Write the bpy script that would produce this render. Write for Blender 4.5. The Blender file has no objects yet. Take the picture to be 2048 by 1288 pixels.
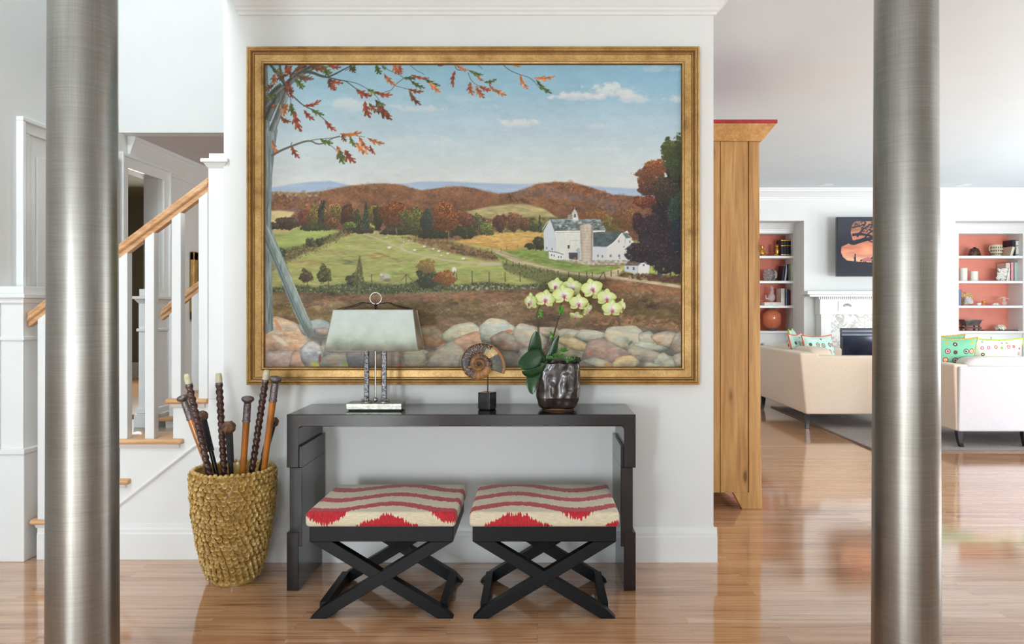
import bpy, bmesh, math, random
import numpy as np
from mathutils import Vector, Matrix
PI = math.pi
random.seed(7)
SC = bpy.context.scene
COL = SC.collection
# ---------------------------------------------------------------- camera (2048 x 1288 frame)
F = 1507.0; CZ = 1.253; VX, VY = 1075.0, 615.0
def X(px, D): return (px - VX) / F * D
def Z(py, D): return CZ - (py - VY) / F * D
def DG(py, z=0.0): return (CZ - z) * F / (py - VY)          # distance of a point at height z seen at row py
cd = bpy.data.cameras.new('camera'); cam = bpy.data.objects.new('camera', cd); COL.objects.link(cam)
cam.location = (0, 0, CZ); cam.rotation_euler = (PI / 2, 0, 0)
cd.sensor_width = 36; cd.lens = F / 2048 * 36; cd.shift_x = (1024 - VX) / 2048; cd.shift_y = (VY - 644) / 2048
cd.clip_start = .05; cd.clip_end = 100
SC.camera = cam
SC.view_settings.view_transform = 'Standard'; SC.view_settings.look = 'None'
SC.view_settings.exposure = 0.26; SC.view_settings.gamma = 1.0; SC.view_settings.use_curve_mapping = False
# ---------------------------------------------------------------- daylight and added fill lights
w = bpy.data.worlds.new('world'); SC.world = w; w.use_nodes = True
w.node_tree.nodes['Background'].inputs[0].default_value = (.80, .90, 1, 1); w.node_tree.nodes['Background'].inputs[1].default_value = 1.0
def area(name, loc, tgt, sx, sy, power, col=(1, 1, 1), spread=180):
    l = bpy.data.lights.new(name, 'AREA'); l.shape = 'RECTANGLE'; l.size = sx; l.size_y = sy; l.energy = power; l.color = col; l.spread = math.radians(spread)
    o = bpy.data.objects.new(name, l); COL.objects.link(o); o.location = loc
    o.rotation_euler = (Vector(tgt) - Vector(loc)).to_track_quat('-Z', 'Y').to_euler(); return o
BY = -2.6                                                   # foyer wall behind the camera
LK = 1.0
COOL = (.87, .95, 1)
for x_, wd, p_ in ((-2.0, .62, 135), (-.15, 1.0, 58), (1.75, .62, 24)):
    area('window_light', (x_, BY + .06, 1.25), (x_, 3, 2.5), wd, 2.1, p_ * LK, COOL)
area('high_foyer_fill_light', (-.1, BY + .06, 3.6), (-.3, 3, 3.0), 3.0, 1.0, 66 * LK, COOL)  # added fill, high behind the camera, to strengthen the light on the left
area('stair_window_light', (-1.7, .6, 4.9), (-2.1, 4.6, 2.6), 1.6, 1.2, 125 * LK, COOL)
area('hall_fill_light', (-.6, 6.0, 2.2), (-2.2, 5.4, .6), .5, .5, 14 * LK, (1, .99, .96))  # added fill inside the dark stair hall, no window here
area('side_room_fill_light', (-3.7, 7.4, 1.6), (-3.6, 5.0, 1.0), .6, .6, 16 * LK, (1, .99, .96))  # added fill so the room behind the doorway is not black
for y_, p_ in ((5.0, 105), (7.2, 70), (9.0, 14)):
    area('living_window_light', (7.02, y_, 1.45), (0, y_ + .3, 3.4), 1.4, 1.9, p_ * LK, (.91, .965, 1))
for x_, p_ in ((4.9, 105), (6.3, 75)): area('living_front_fill_light', (x_, .12, 1.5), (x_ - .9, 9.0, 4.0), 1.3, 1.8, p_ * LK, (.90, .96, 1), 104)  # added frontal fills that even out the living room, no windows in this wall
# ---------------------------------------------------------------- object helpers
def link(name, me, parent=None):
    o = bpy.data.objects.new(name, me); COL.objects.link(o)
    if parent is not None:
        o.parent = parent
        if me is not None: me.transform(Matrix.Translation(-Vector(parent_world(parent))))
    return o
def parent_world(p):
    v = Vector(p.location)
    while p.parent is not None: p = p.parent; v = v + Vector(p.location)
    return v
def tag(o, label, cat, group=None, kind=None):
    if label: o['label'] = label
    if cat: o['category'] = cat
    if group: o['group'] = group
    if kind: o['kind'] = kind
    return o
def empty(name, loc, label, cat, group=None):
    o = bpy.data.objects.new(name, None); COL.objects.link(o); o.location = loc; o.empty_display_size = .1
    return tag(o, label, cat, group)
class MB:
    def __init__(s): s.v = []; s.f = []; s.sm = []
    def add(s, vs, fs, smooth=False):
        b = len(s.v); s.v += [tuple(v) for v in vs]; s.f += [[b + i for i in f] for f in fs]; s.sm += [smooth] * len(fs); return s
    def box(s, x0, x1, y0, y1, z0, z1):
        return s.add([(x0, y0, z0), (x1, y0, z0), (x1, y1, z0), (x0, y1, z0), (x0, y0, z1), (x1, y0, z1), (x1, y1, z1), (x0, y1, z1)],
                     [(0, 3, 2, 1), (4, 5, 6, 7), (0, 1, 5, 4), (1, 2, 6, 5), (2, 3, 7, 6), (3, 0, 4, 7)])
    def hexa(s, lo, hi):                                     # two rectangles of 4 points each, bottom and top
        return s.add(list(lo) + list(hi), [(0, 3, 2, 1), (4, 5, 6, 7), (0, 1, 5, 4), (1, 2, 6, 5), (2, 3, 7, 6), (3, 0, 4, 7)])
    def prism(s, pts, axis, a, b, smooth=False):             # polygon extruded along an axis; pts are the two other coordinates
        n = len(pts)
        def P(p, t): return (t, p[0], p[1]) if axis == 'x' else ((p[0], t, p[1]) if axis == 'y' else (p[0], p[1], t))
        vs = [P(p, a) for p in pts] + [P(p, b) for p in pts]
        fs = [tuple(range(n))[::-1], tuple(range(n, 2 * n))] + [(i, (i + 1) % n, n + (i + 1) % n, n + i) for i in range(n)]
        s.add(vs, fs[:2]); s.sm[-2:] = [False, False]
        b0 = len(s.v) - 2 * n; s.f += [[b0 + i for i in f] for f in fs[2:]]; s.sm += [smooth] * n; return s
    def lathe(s, prof, c=(0, 0, 0), n=32, smooth=True, sq=0.0, ax='z', cap=True):
        vs = []
        for r, z in prof:
            for k in range(n):
                t = 2 * PI * k / n; ct, st = math.cos(t), math.sin(t)
                q = 1.0 if not sq else (1 / max(abs(ct), abs(st)) * sq + (1 - sq))
                a, b = r * q * ct, r * q * st
                vs.append((c[0] + a, c[1] + b, c[2] + z) if ax == 'z' else ((c[0] + z, c[1] + a, c[2] + b) if ax == 'x' else (c[0] + a, c[1] + z, c[2] + b)))
        m = len(prof); fs = [(i * n + k, i * n + (k + 1) % n, (i + 1) * n + (k + 1) % n, (i + 1) * n + k) for i in range(m - 1) for k in range(n)]
        s.add(vs, fs, smooth); b0 = len(s.v) - n * m
        if cap:
            if prof[0][0] > 1e-5: s.f.append([b0 + k for k in range(n)][::-1]); s.sm.append(False)
            if prof[-1][0] > 1e-5: s.f.append([b0 + (m - 1) * n + k for k in range(n)]); s.sm.append(False)
        return s
    def tube(s, path, r, n=8, smooth=True, twist=0.0, lob=0.0, closed=False):
        path = [Vector(p) for p in path]; m = len(path); rs = r if isinstance(r, (list, tuple)) else [r] * m
        up = Vector((0, 0, 1)); vs = []
        t0 = (path[1] - path[0]).normalized(); a = t0.cross(up if abs(t0.z) < .9 else Vector((1, 0, 0))).normalized()
        for i in range(m):
            t = (path[(i + 1) % m] - path[i - 1]) if (closed or 0 < i < m - 1) else (path[min(i + 1, m - 1)] - path[max(i - 1, 0)])
            t.normalize(); a = (a - t * a.dot(t)).normalized(); b = t.cross(a)
            for k in range(n):
                th = 2 * PI * k / n; q = rs[i] * (1 + lob * math.cos(2 * th + twist * i)) if lob else rs[i]
                vs.append(path[i] + a * math.cos(th) * q + b * math.sin(th) * q)
        mm = m if closed else m - 1
        fs = [(i * n + k, i * n + (k + 1) % n, ((i + 1) % m) * n + (k + 1) % n, ((i + 1) % m) * n + k) for i in range(mm) for k in range(n)]
        s.add(vs, fs, smooth)
        if not closed:
            b0 = len(s.v) - n * m; s.f.append([b0 + k for k in range(n)][::-1]); s.f.append([b0 + (m - 1) * n + k for k in range(n)]); s.sm += [False, False]
        return s
    def ball(s, c, r, n=16, m=10, sx=1, sy=1, sz=1):
        vs = [(c[0], c[1], c[2] - r * sz)]
        for i in range(1, m):
            p = PI * i / m
            for k in range(n): t = 2 * PI * k / n; vs.append((c[0] + r * sx * math.sin(p) * math.cos(t), c[1] + r * sy * math.sin(p) * math.sin(t), c[2] - r * sz * math.cos(p)))
        vs.append((c[0], c[1], c[2] + r * sz)); L = len(vs) - 1
        fs = [(0, 1 + (k + 1) % n, 1 + k) for k in range(n)]
        fs += [(1 + i * n + k, 1 + i * n + (k + 1) % n, 1 + (i + 1) * n + (k + 1) % n, 1 + (i + 1) * n + k) for i in range(m - 2) for k in range(n)]
        fs += [(L, 1 + (m - 2) * n + k, 1 + (m - 2) * n + (k + 1) % n) for k in range(n)]
        return s.add(vs, fs, True)
    def grid(s, fn, nu, nv, smooth=True, wrap=False):
        vs = [fn(i / nu, j / nv) for i in range(nu + 1) for j in range(nv + 1)]
        fs = [(i * (nv + 1) + j, (i + 1) * (nv + 1) + j, (i + 1) * (nv + 1) + j + 1, i * (nv + 1) + j + 1) for i in range(nu) for j in range(nv)]
        return s.add(vs, fs, smooth)
    def rot(s, start, c, ang, axis='Z'):
        M = Matrix.Rotation(ang, 3, axis); c = Vector(c)
        for i in range(start, len(s.v)): s.v[i] = tuple(M @ (Vector(s.v[i]) - c) + c)
        return s
    def build(s, name, mat, parent=None, bevel=0, seg=2, angle=None, subsurf=0, solid=0):
        me = bpy.data.meshes.new(name); me.from_pydata(s.v, [], s.f); me.polygons.foreach_set('use_smooth', s.sm)
        bm = bmesh.new(); bm.from_mesh(me)
        if not solid: bmesh.ops.recalc_face_normals(bm, faces=bm.faces[:])
        bm.to_mesh(me); bm.free()
        if angle is None and any(s.sm): me.set_sharp_from_angle(angle=math.radians(50))
        me.update(); o = link(name, me, parent)
        for m_ in (mat if isinstance(mat, (list, tuple)) else [mat]): me.materials.append(m_)
        if solid: m_ = o.modifiers.new('thickness', 'SOLIDIFY'); m_.thickness = solid; m_.offset = 0
        if bevel:
            m_ = o.modifiers.new('bevel', 'BEVEL'); m_.width = bevel; m_.segments = seg; m_.limit_method = 'ANGLE'; m_.angle_limit = math.radians(40); m_.harden_normals = False
        if subsurf: m_ = o.modifiers.new('subsurf', 'SUBSURF'); m_.levels = subsurf; m_.render_levels = subsurf
        return o
def struct(name, mb, mat, parent=None, **k):
    o = mb.build(name, mat, parent, **k)
    if parent is None: o['kind'] = 'structure'
    return o
# ---------------------------------------------------------------- materials
def lin(c):
    f = lambda v: v / 12.92 if v <= .04045 else ((v + .055) / 1.055) ** 2.4
    return tuple(f(v / 255) for v in c) + (1,)
class NT:
    def __init__(s, name):
        s.m = bpy.data.materials.new(name); s.m.use_nodes = True; s.t = s.m.node_tree; s.N = s.t.nodes; s.b = s.N['Principled BSDF']; s._co = None
    def n(s, typ, **k):
        o = s.N.new(typ)
        for a, v in k.items():
            if a.startswith('i_'): s.set(o.inputs[int(a[2:]) if a[2:].isdigit() else a[2:].replace('_', ' ')], v)
            else: setattr(o, a, v)
        return o
    def set(s, inp, v):
        if hasattr(v, 'links') or isinstance(v, bpy.types.NodeSocket): s.t.links.new(v, inp)
        else: inp.default_value = v
    def co(s, kind='Object'):
        if s._co is None: s._co = s.n('ShaderNodeTexCoord')
        return s._co.outputs[kind]
    def mapv(s, scale=(1, 1, 1), loc=(0, 0, 0), rot=(0, 0, 0), kind='Object'):
        return s.n('ShaderNodeMapping', i_0=s.co(kind), i_1=loc, i_2=rot, i_3=scale).outputs[0]
    def noise(s, vec, scale=5, detail=4, rough=.55, dist=0):
        return s.n('ShaderNodeTexNoise', i_Vector=vec, i_Scale=scale, i_Detail=detail, i_Roughness=rough, i_Distortion=dist).outputs[0]
    def ramp(s, fac, stops, interp='LINEAR'):
        r = s.n('ShaderNodeValToRGB', i_0=fac); r.color_ramp.interpolation = interp; e = r.color_ramp.elements
        while len(e) < len(stops): e.new(.5)
        for q, (p, c) in zip(e, stops): q.position = p; q.color = c if len(c) == 4 else lin(c)
        return r.outputs[0]
    def mix(s, fac, a, b, mode='MIX'):
        o = s.n('ShaderNodeMix', data_type='RGBA', blend_type=mode)
        s.set(o.inputs[0], fac); s.set(o.inputs[6], a); s.set(o.inputs[7], b); return o.outputs[2]
    def math(s, op, a, b=0.0, c=0.0):
        o = s.n('ShaderNodeMath', operation=op); s.set(o.inputs[0], a); s.set(o.inputs[1], b); s.set(o.inputs[2], c); return o.outputs[0]
    def bump(s, h, st=.3, dist=.01):
        s.set(s.b.inputs['Normal'], s.n('ShaderNodeBump', i_Strength=st, i_Distance=dist, i_Height=h).outputs[0])
    def out(s, base=None, rough=None, metal=None, **k):
        if base is not None: s.set(s.b.inputs['Base Color'], base)
        if rough is not None: s.set(s.b.inputs['Roughness'], rough)
        if metal is not None: s.set(s.b.inputs['Metallic'], metal)
        for a, v in k.items(): s.set(s.b.inputs[a.replace('_', ' ')], v)
        return s.m
def mk(name, col, rough=.5, metal=0.0, var=.06, scale=12, bump=0.0, bscale=80, **k):
    t = NT(name); v = t.mapv(); nz = t.noise(v, scale, 3)
    c = np.array(col, float)
    base = t.ramp(nz, [(.3, tuple(np.clip(c * (1 - var), 0, 255))), (.7, tuple(np.clip(c * (1 + var), 0, 255)))])
    if bump: t.bump(t.noise(v, bscale, 3), bump, .004)
    return t.out(base, rough, metal, **k)
M_WALL = mk('white wall paint', (231, 232, 230), .6, var=.006, scale=3, bump=.03, bscale=250)
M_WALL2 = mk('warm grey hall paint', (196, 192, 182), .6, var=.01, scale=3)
M_OLIVE = mk('olive grey room paint', (126, 124, 108), .7, var=.01, scale=3)
M_CEIL = mk('ceiling paint', (226, 235, 240), .7, var=.006, scale=3)
M_TRIM = mk('white gloss trim paint', (236, 237, 236), .3, var=.006, scale=4)
def floor_mat():
    t = NT('oak strip floor'); v = t.mapv()
    br = t.n('ShaderNodeTexBrick', i_Vector=v, i_Color1=(0, 0, 0, 1), i_Color2=(1, 1, 1, 1), i_Mortar=(.5, .5, .5, 1), i_Scale=1.0, offset=.37, offset_frequency=2, squash=1.0)
    br.inputs['Mortar Size'].default_value = .0006; br.inputs['Brick Width'].default_value = .95; br.inputs['Row Height'].default_value = .0575; br.inputs['Mortar Smooth'].default_value = .3; br.inputs['Bias'].default_value = 0
    tone = t.ramp(br.outputs[0], [(.0, (200, 146, 106)), (.25, (219, 168, 128)), (.55, (227, 178, 138)), (.8, (211, 158, 115)), (1., (234, 192, 154))])
    off = t.mix(.5, t.n('ShaderNodeVectorMath', operation='MULTIPLY', i_0=br.outputs[0], i_1=(7, 3, 5)).outputs[0], v, 'ADD')
    add = t.n('ShaderNodeVectorMath', operation='ADD', i_0=v, i_1=t.n('ShaderNodeVectorMath', operation='MULTIPLY', i_0=br.outputs[0], i_1=(9, 4, 0)).outputs[0]).outputs[0]
    g = t.noise(t.n('ShaderNodeMapping', i_0=add, i_3=(2.2, 46, 1)).outputs[0], 1.0, 6, .62, .6)
    g2 = t.noise(t.n('ShaderNodeMapping', i_0=add, i_3=(1.2, 160, 1)).outputs[0], 1.0, 3, .6)
    c = t.mix(1.0, tone, t.ramp(g, [(.28, (176, 160, 148)), (.46, (238, 234, 230)), (.62, (255, 255, 255)), (.8, (226, 214, 206))]), 'MULTIPLY')
    c = t.mix(.5, c, t.ramp(g2, [(.32, (190, 176, 168)), (.55, (255, 255, 255))]), 'MULTIPLY')
    c = t.mix(t.math('MULTIPLY', br.outputs['Fac'], .75), c, lin((112, 64, 34)))
    t.bump(t.math('SUBTRACT', t.math('MULTIPLY', g2, .15), br.outputs['Fac']), .12, .0015)
    return t.out(c, t.ramp(g, [(.3, (70,) * 3), (.7, (96,) * 3)]), Coat_Weight=.8, Coat_Roughness=.08, Specular_IOR_Level=.5)
M_FLOOR = floor_mat()
def wood(name, cs, axis='x', rough=.35, sc=1.0, coat=.2, knots=False):
    t = NT(name); s_ = {'x': (1.5, 26, 26), 'y': (26, 1.5, 26), 'z': (26, 26, 1.5)}[axis]
    v = t.mapv(tuple(q * sc for q in s_)); g = t.noise(v, 1, 6, .6, 1.2); g2 = t.noise(t.mapv(tuple(q * sc * 4 for q in s_)), 1, 3, .6)
    c = t.ramp(g, [(.25, cs[0]), (.5, cs[1]), (.75, cs[2])]); c = t.mix(.35, c, t.ramp(g2, [(.35, (170, 160, 150)), (.6, (255, 255, 255))]), 'MULTIPLY')
    if knots:
        big = t.noise(t.mapv((5, 5, .55)), 1, 3, .5, .5)
        c = t.mix(.4, c, t.ramp(big, [(.3, (180, 140, 110)), (.55, (255, 255, 255)), (.75, (214, 186, 158))]), 'MULTIPLY')
        vo = t.n('ShaderNodeTexVoronoi', i_Vector=t.mapv((7.5, 7.5, 2.3)), i_Scale=1.0, i_Randomness=1.0); wv = t.math('ADD', vo.outputs['Distance'], t.math('MULTIPLY', g, .03))
        c = t.mix(t.ramp(wv, [(.07, (235,) * 3), (.12, (150,) * 3), (.19, (45,) * 3), (.27, (0, 0, 0))]), c, lin((92, 52, 26)))
    t.bump(g2, .08, .002)
    return t.out(c, rough, Coat_Weight=coat, Coat_Roughness=.2)
M_OAK = wood('honey oak rail', [(204, 148, 98), (226, 176, 128), (238, 196, 150)], 'x', .3)
M_PINE = wood('old pine', [(178, 124, 66), (205, 155, 92), (220, 176, 116)], 'z', .45, .6, .05, True)
M_PINEH = wood('old pine crown', [(176, 120, 62), (202, 148, 84), (216, 168, 106)], 'y', .45, .6, .05)
def steel():
    t = NT('brushed steel'); v = t.mapv((6, 6, 260)); a = t.noise(v, 1, 5, .65); b = t.noise(t.mapv((260, 260, 5)), 1, 4, .6); c3 = t.noise(t.mapv((1.2, 1.2, 1.0)), 1.6, 3)
    m = t.math('ADD', t.math('MULTIPLY', a, .6), t.math('MULTIPLY', b, .4))
    c = t.ramp(m, [(.3, (140, 137, 132)), (.5, (153, 150, 145)), (.7, (166, 163, 158))]); c = t.mix(.5, c, t.ramp(c3, [(.35, (200, 194, 186)), (.65, (255, 255, 255))]), 'MULTIPLY')
    t.bump(m, .12, .0008)
    return t.out(c, t.ramp(m, [(.3, (126,) * 3), (.7, (104,) * 3)]).node.outputs[0] if False else .36, 1.0)
M_STEEL = steel()
M_LACQ = mk('espresso lacquer', (26, 19, 19), .2, var=.05, scale=4, Specular_IOR_Level=.35, Coat_Weight=.25, Coat_Roughness=.04)
M_BLACKW = mk('black stained wood', (12, 11, 13), .42, var=.1, scale=10, Specular_IOR_Level=.18)
def gold():
    t = NT('antiqued gold leaf'); a = t.noise(t.mapv(), 9, 6, .65); b = t.noise(t.mapv(), 140, 3)
    c = t.ramp(a, [(.28, (140, 104, 58)), (.42, (190, 148, 84)), (.6, (212, 172, 106)), (.78, (226, 194, 134))]); c = t.mix(.35, c, t.ramp(b, [(.35, (170, 150, 120)), (.6, (255, 255, 255))]), 'MULTIPLY')
    t.bump(b, .1, .001); return t.out(c, .38, .3)
M_GOLD = gold()
M_GOLDD = mk('dark gold groove', (110, 74, 34), .45, .3)
def vcol(name, rough=.5, **k):
    t = NT(name); a = t.n('ShaderNodeVertexColor'); a.layer_name = 'Col'; b = t.noise(t.mapv(), 400, 2); t.bump(b, .05, .001); return t.out(a.outputs[0], rough, **k)
M_PAINT = vcol('oil paint on canvas', .5, Specular_IOR_Level=.25)
# ---------------------------------------------------------------- the shell
CE = 2.82; W = 3.717; SX = -2.65; DL = 9.96; RX = 7.1; TOPZ = 5.3
WL = X(447.5, W); WR = X(1427, W)
struct('floor', MB().box(SX - .1, RX, BY, 11.0, -.1, 0), M_FLOOR)
m = MB().box(WL, RX, BY, 11.0, CE, CE + .1); struct('ceiling', m, M_CEIL)
struct('wall_center', MB().box(WL, WR, W, W + .14, 0, CE), M_WALL)
struct('wall_hall_right', MB().box(.55, .76, W + .14, DL, 0, CE), M_WALL)
struct('wall_behind_camera', MB().box(SX, RX, BY - .1, BY, 0, TOPZ), M_WALL)
struct('wall_living_right', MB().box(RX, RX + .1, BY, 11, 0, CE), M_WALL)
struct('wall_foyer_right', MB().box(3.5, RX, -.02, .08, 0, CE), M_WALL)
# windows for the daylight, behind the camera and on the right; fourth one added
def window(n, x0, x1, z0, z1, y, axis='y', s=1):
    fr = MB(); gl = MB(); t = .07
    def bx(mb, a0, a1, c0, c1, d0, d1):
        if axis == 'y': mb.box(a0, a1, y + min(d0 * s, d1 * s), y + max(d0 * s, d1 * s), c0, c1)
        else: mb.box(y + min(d0 * s, d1 * s), y + max(d0 * s, d1 * s), a0, a1, c0, c1)
    for a0, a1, c0, c1 in ((x0 - t, x0, z0 - t, z1 + t), (x1, x1 + t, z0 - t, z1 + t), (x0, x1, z0 - t, z0), (x0, x1, z1, z1 + t)): bx(fr, a0, a1, c0, c1, 0, .05)
    o = struct('window_%d' % n, fr, M_TRIM); bx(gl, x0, x1, z0, z1, .0, .012); gl.build('pane', M_PANE, o)
M_PANE = mk('window pane', (220, 230, 236), .05, var=.0)
window(1, -2.31, -1.69, .2, 2.3, BY); window(2, -.65, .35, .2, 2.3, BY); window(3, 1.44, 2.06, .2, 2.3, BY); window(4, -1.6, 1.4, 3.1, 4.1, BY)
window(5, 4.3, 5.7, .5, 2.4, RX, 'x', -1); window(6, 6.5, 7.9, .5, 2.4, RX, 'x', -1); window(7, 8.3, 9.7, .5, 2.4, RX, 'x', -1)
# left wall with its openings
D2A, D2B = 4.84, 5.30
m = MB().box(SX - .12, SX, BY, D2A, 0, TOPZ); m.box(SX - .12, SX, D2B, 8.3, 0, TOPZ); m.box(SX - .12, SX, D2A, D2B, 2.156, TOPZ)
struct('wall_left', m, M_WALL)
HD = 4.77
struct('wall_stair_header', MB().box(SX, .55, HD, HD + .1, 2.36, TOPZ), M_WALL)
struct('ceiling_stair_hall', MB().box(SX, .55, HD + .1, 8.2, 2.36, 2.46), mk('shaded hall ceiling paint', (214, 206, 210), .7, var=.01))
struct('wall_stair_top', MB().box(SX, WL, BY, HD, TOPZ, TOPZ + .1), M_CEIL)
struct('wall_stair_right', MB().box(WL, WL + .1, BY, W, CE + .1, TOPZ), M_WALL)
struct('wall_stair_right_upper', MB().box(WL, WL + .1, W, HD, CE, TOPZ), M_WALL)
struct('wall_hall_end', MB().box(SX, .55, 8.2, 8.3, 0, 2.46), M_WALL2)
# side room seen through the doorway
m = MB().box(-4.6, -4.5, 4.2, 8.0, 0, 2.4); m.box(-4.5, SX - .12, 4.2, 4.3, 0, 2.4); m.box(-4.5, SX - .12, 7.9, 8.0, 0, 2.4); m.box(-4.6, SX - .12, 4.2, 8.0, 2.4, 2.5); struct('wall_side_room', m, M_OLIVE)
m = MB().box(-4.5, SX - .12, 4.3, 7.9, 0, .52); struct('floor_side_room', m, M_OAK)
m = MB().box(-4.5, SX - .12, 7.86, 7.9, .52, .68); m.box(-4.5, -4.47, 4.3, 7.86, .52, .68); struct('baseboard_side_room', m, M_TRIM)
# casing round the doorway
def casing(name, y0, y1, ztop, w_=.1, x=SX, zb=0, t=.022, right=True):
    m = MB(); m.box(x, x + t, y0 - w_, y0, zb, ztop); m.box(x, x + t, y0 - w_, y1 + w_ * right, ztop, ztop + w_)
    if right: m.box(x, x + t, y1, y1 + w_, zb, ztop)
    m.box(x, x + t * 1.7, y0 - w_ - .003, y0 - w_ + .022, zb, ztop + w_ - .02); m.box(x, x + t * 1.7, y0 - w_ - .003, y1 + (w_ + .003) * right, ztop + w_ - .02, ztop + w_ + .003)
    if right: m.box(x, x + t * 1.7, y1 + w_ - .022, y1 + w_ + .003, zb, ztop + w_ - .02)
    return struct(name, m, M_TRIM, bevel=.004)
casing('trim_doorway', D2A, D2B, 2.15, .085, zb=.52)
casing('trim_closet', 3.905, 4.62, 2.148, .075)
m = MB(); m.box(SX, SX + .01, 3.905, 4.62, 0, 2.148); o = struct('door_1', m, M_TRIM)
m = MB()
for z0, z1 in ((.2, 1.15), (1.32, 2.05)):
    m.box(SX + .01, SX + .018, 3.965, 4.56, z0, z1)
m.build('panel', M_TRIM, o, bevel=.006); MB().ball((SX + .05, 4.55, 1.0), .026).build('knob', mk('brass knob', (190, 160, 100), .25, 1), o)
struct('trim_wainscot', MB().box(SX, SX + .03, 3.88, 4.75, 1.27, 1.315).box(SX, SX + .02, 3.88, 4.75, 1.24, 1.27), M_TRIM, bevel=.005)
# crowns
def crown_prof(h, p): return [(0, 0), (.12 * p, 0), (.14 * p, .10 * h), (.24 * p, .16 * h), (.26 * p, .24 * h), (.34 * p, .30 * h), (.46 * p, .44 * h), (.66 * p, .62 * h), (.84 * p, .74 * h), (.86 * p, .82 * h), (p, .86 * h), (p, h), (0, h)]
def crown_x(name, x0, x1, y, ztop, h, p, s0=0, s1=0, rz=None):
    # profile along x on a wall facing -y; s0 / s1 slant the ends so that they widen with the projection
    pr = crown_prof(h, p); n = len(pr)
    vs = [(x0 + s0 * a, y - a, ztop - h + b) for a, b in pr] + [(x1 + s1 * a, y - a, ztop - h + b) for a, b in pr]
    fs = [tuple(range(n))[::-1], tuple(range(n, 2 * n))] + [(i, (i + 1) % n, n + (i + 1) % n, n + i) for i in range(n)]
    m = MB().add(vs, fs)
    if s1:      # return along the end of the wall
        vs = [(x1 + a, y - a, ztop - h + b) for a, b in pr] + [(x1 + a, y + .14, ztop - h + b) for a, b in pr]; m.add(vs, fs)
    return struct(name, m, M_TRIM)
CH = CE - Z(31, W)
crown_x('trim_crown_center', X(480, W), WR, W, CE, CH, .095, -.62, 1.0)
crown_x('trim_crown_living', .76, RX, DL, CE, .15, .12)
pr = crown_prof(.16, .05); m = MB(); n = len(pr)
vs = [(SX + a, HD + .1, 2.2 + b) for a, b in pr] + [(SX + a, 8.2, 2.2 + b) for a, b in pr]
m.add(vs, [tuple(range(n))[::-1], tuple(range(n, 2 * n))] + [(i, (i + 1) % n, n + (i + 1) % n, n + i) for i in range(n)]); struct('trim_crown_hall', m, M_TRIM)
# baseboards
def base_prof(h=.17, t=.016): return [(0, 0), (t, 0), (t, h * .72), (t * .75, h * .76), (t * .75, h * .84), (t * .45, h * .9), (t * .3, h), (0, h)]
def baseboard_x(name, x0, x1, y, h=.17, t=.016, ret=False):
    pr = [(y - a, b) for a, b in base_prof(h, t)]; m = MB().prism(pr, 'x', x0, x1 + (t if ret else 0))
    if ret: m.prism([(x1 + a, b) for a, b in base_prof(h, t)], 'y', y, y + .14)
    return struct(name, m, M_TRIM)
baseboard_x('baseboard_center', WL, WR, W, ret=True)
m = MB().prism([(.76 + a, b) for a, b in base_prof()], 'y', W + .14, 4.6); struct('baseboard_hall', m, M_TRIM)
# ---------------------------------------------------------------- round steel columns
def column(px_l0, px_r0, px_l1, px_r1, D, label):
    def ca(l, r):
        a, b = math.atan((l - VX) / F), math.atan((r - VX) / F); rho = D / math.cos((a + b) / 2)
        return D * math.tan((a + b) / 2), rho * math.sin((b - a) / 2)
    (xa, ra), (xb, rb) = ca(px_l1, px_r1), ca(px_l0, px_r0)
    za, zb = Z(1288, D), Z(0, D); x = (xa + xb) / 2
    k = (rb - ra) / (zb - za); r = lambda z: ra + k * (z - za)
    e = empty('steel_column', (x, D, 0), label, 'column')
    MB().lathe([(r(.03), .03)] + [(r(z), z) for z in np.linspace(.1, CE - .06, 14)] + [(r(CE - .05), CE - .04)], (x, D, 0), 96).build('shaft', M_STEEL, e)
    MB().lathe([(ra + .025, 0), (ra + .025, .02), (ra + .01, .03)], (x, D, 0), 64).build('base_ring', M_STEEL, e)
    MB().lathe([(rb + .005, CE - .04), (rb + .03, CE - .02), (rb + .03, CE)], (x, D, 0), 64).build('capital_ring', M_STEEL, e)
column(90, 233, 91, 243, 2.45, 'round brushed steel column in front of the staircase')
column(1747, 1878, 1742, 1885, 2.45, 'round brushed steel column in front of the living room')
# ---------------------------------------------------------------- staircase
SF = 3.762; SB = 3.96; TF = 3.73
run = .265; T4L = X(328, TF)
noseL = [X(57, TF), T4L - 2 * run, T4L - run, T4L]
noseR = [X(148, TF), X(255, TF), X(362, TF), X(415, 3.74)]
e = empty('staircase', (-2.1, SF, 0), 'white stringer staircase with honey oak treads rising to the right', 'staircase')
m = MB(); NR = X(447, W)
for i in range(4):
    x0 = (noseL[i] + .03) if i else noseL[0] + .03; x1 = (noseL[i + 1] + .03) if i < 3 else NR
    m.box(x0, x1, SF, SB, 0, .2 * (i + 1) - .026)
m.box(X(448, SF) - .1, NR, SF, SB, .774, .81)
m.build('stringer', M_TRIM, e)
for i in range(4):
    z = .2 * (i + 1); m = MB()
    yb = SB + .02; t = .027; x0, x1 = noseL[i], noseR[i]
    pr = [(TF + .012, z - t), (TF + .002, z - t * .75), (TF, z - t * .5), (TF + .002, z - t * .25), (TF + .012, z), (yb, z), (yb, z - t)]
    m.prism(pr, 'x', x0, x1, True); o = m.build('tread', M_OAK, e, bevel=.006)
    s_ = MB().prism([(SF, z - t), (SF, z - t - .022), (SF - .008, z - t - .018), (SF - .016, z - t - .004), (SF - .018, z - t)], 'x', x0 + .02, x1 - .02); s_.build('scotia', M_TRIM, e)
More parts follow.
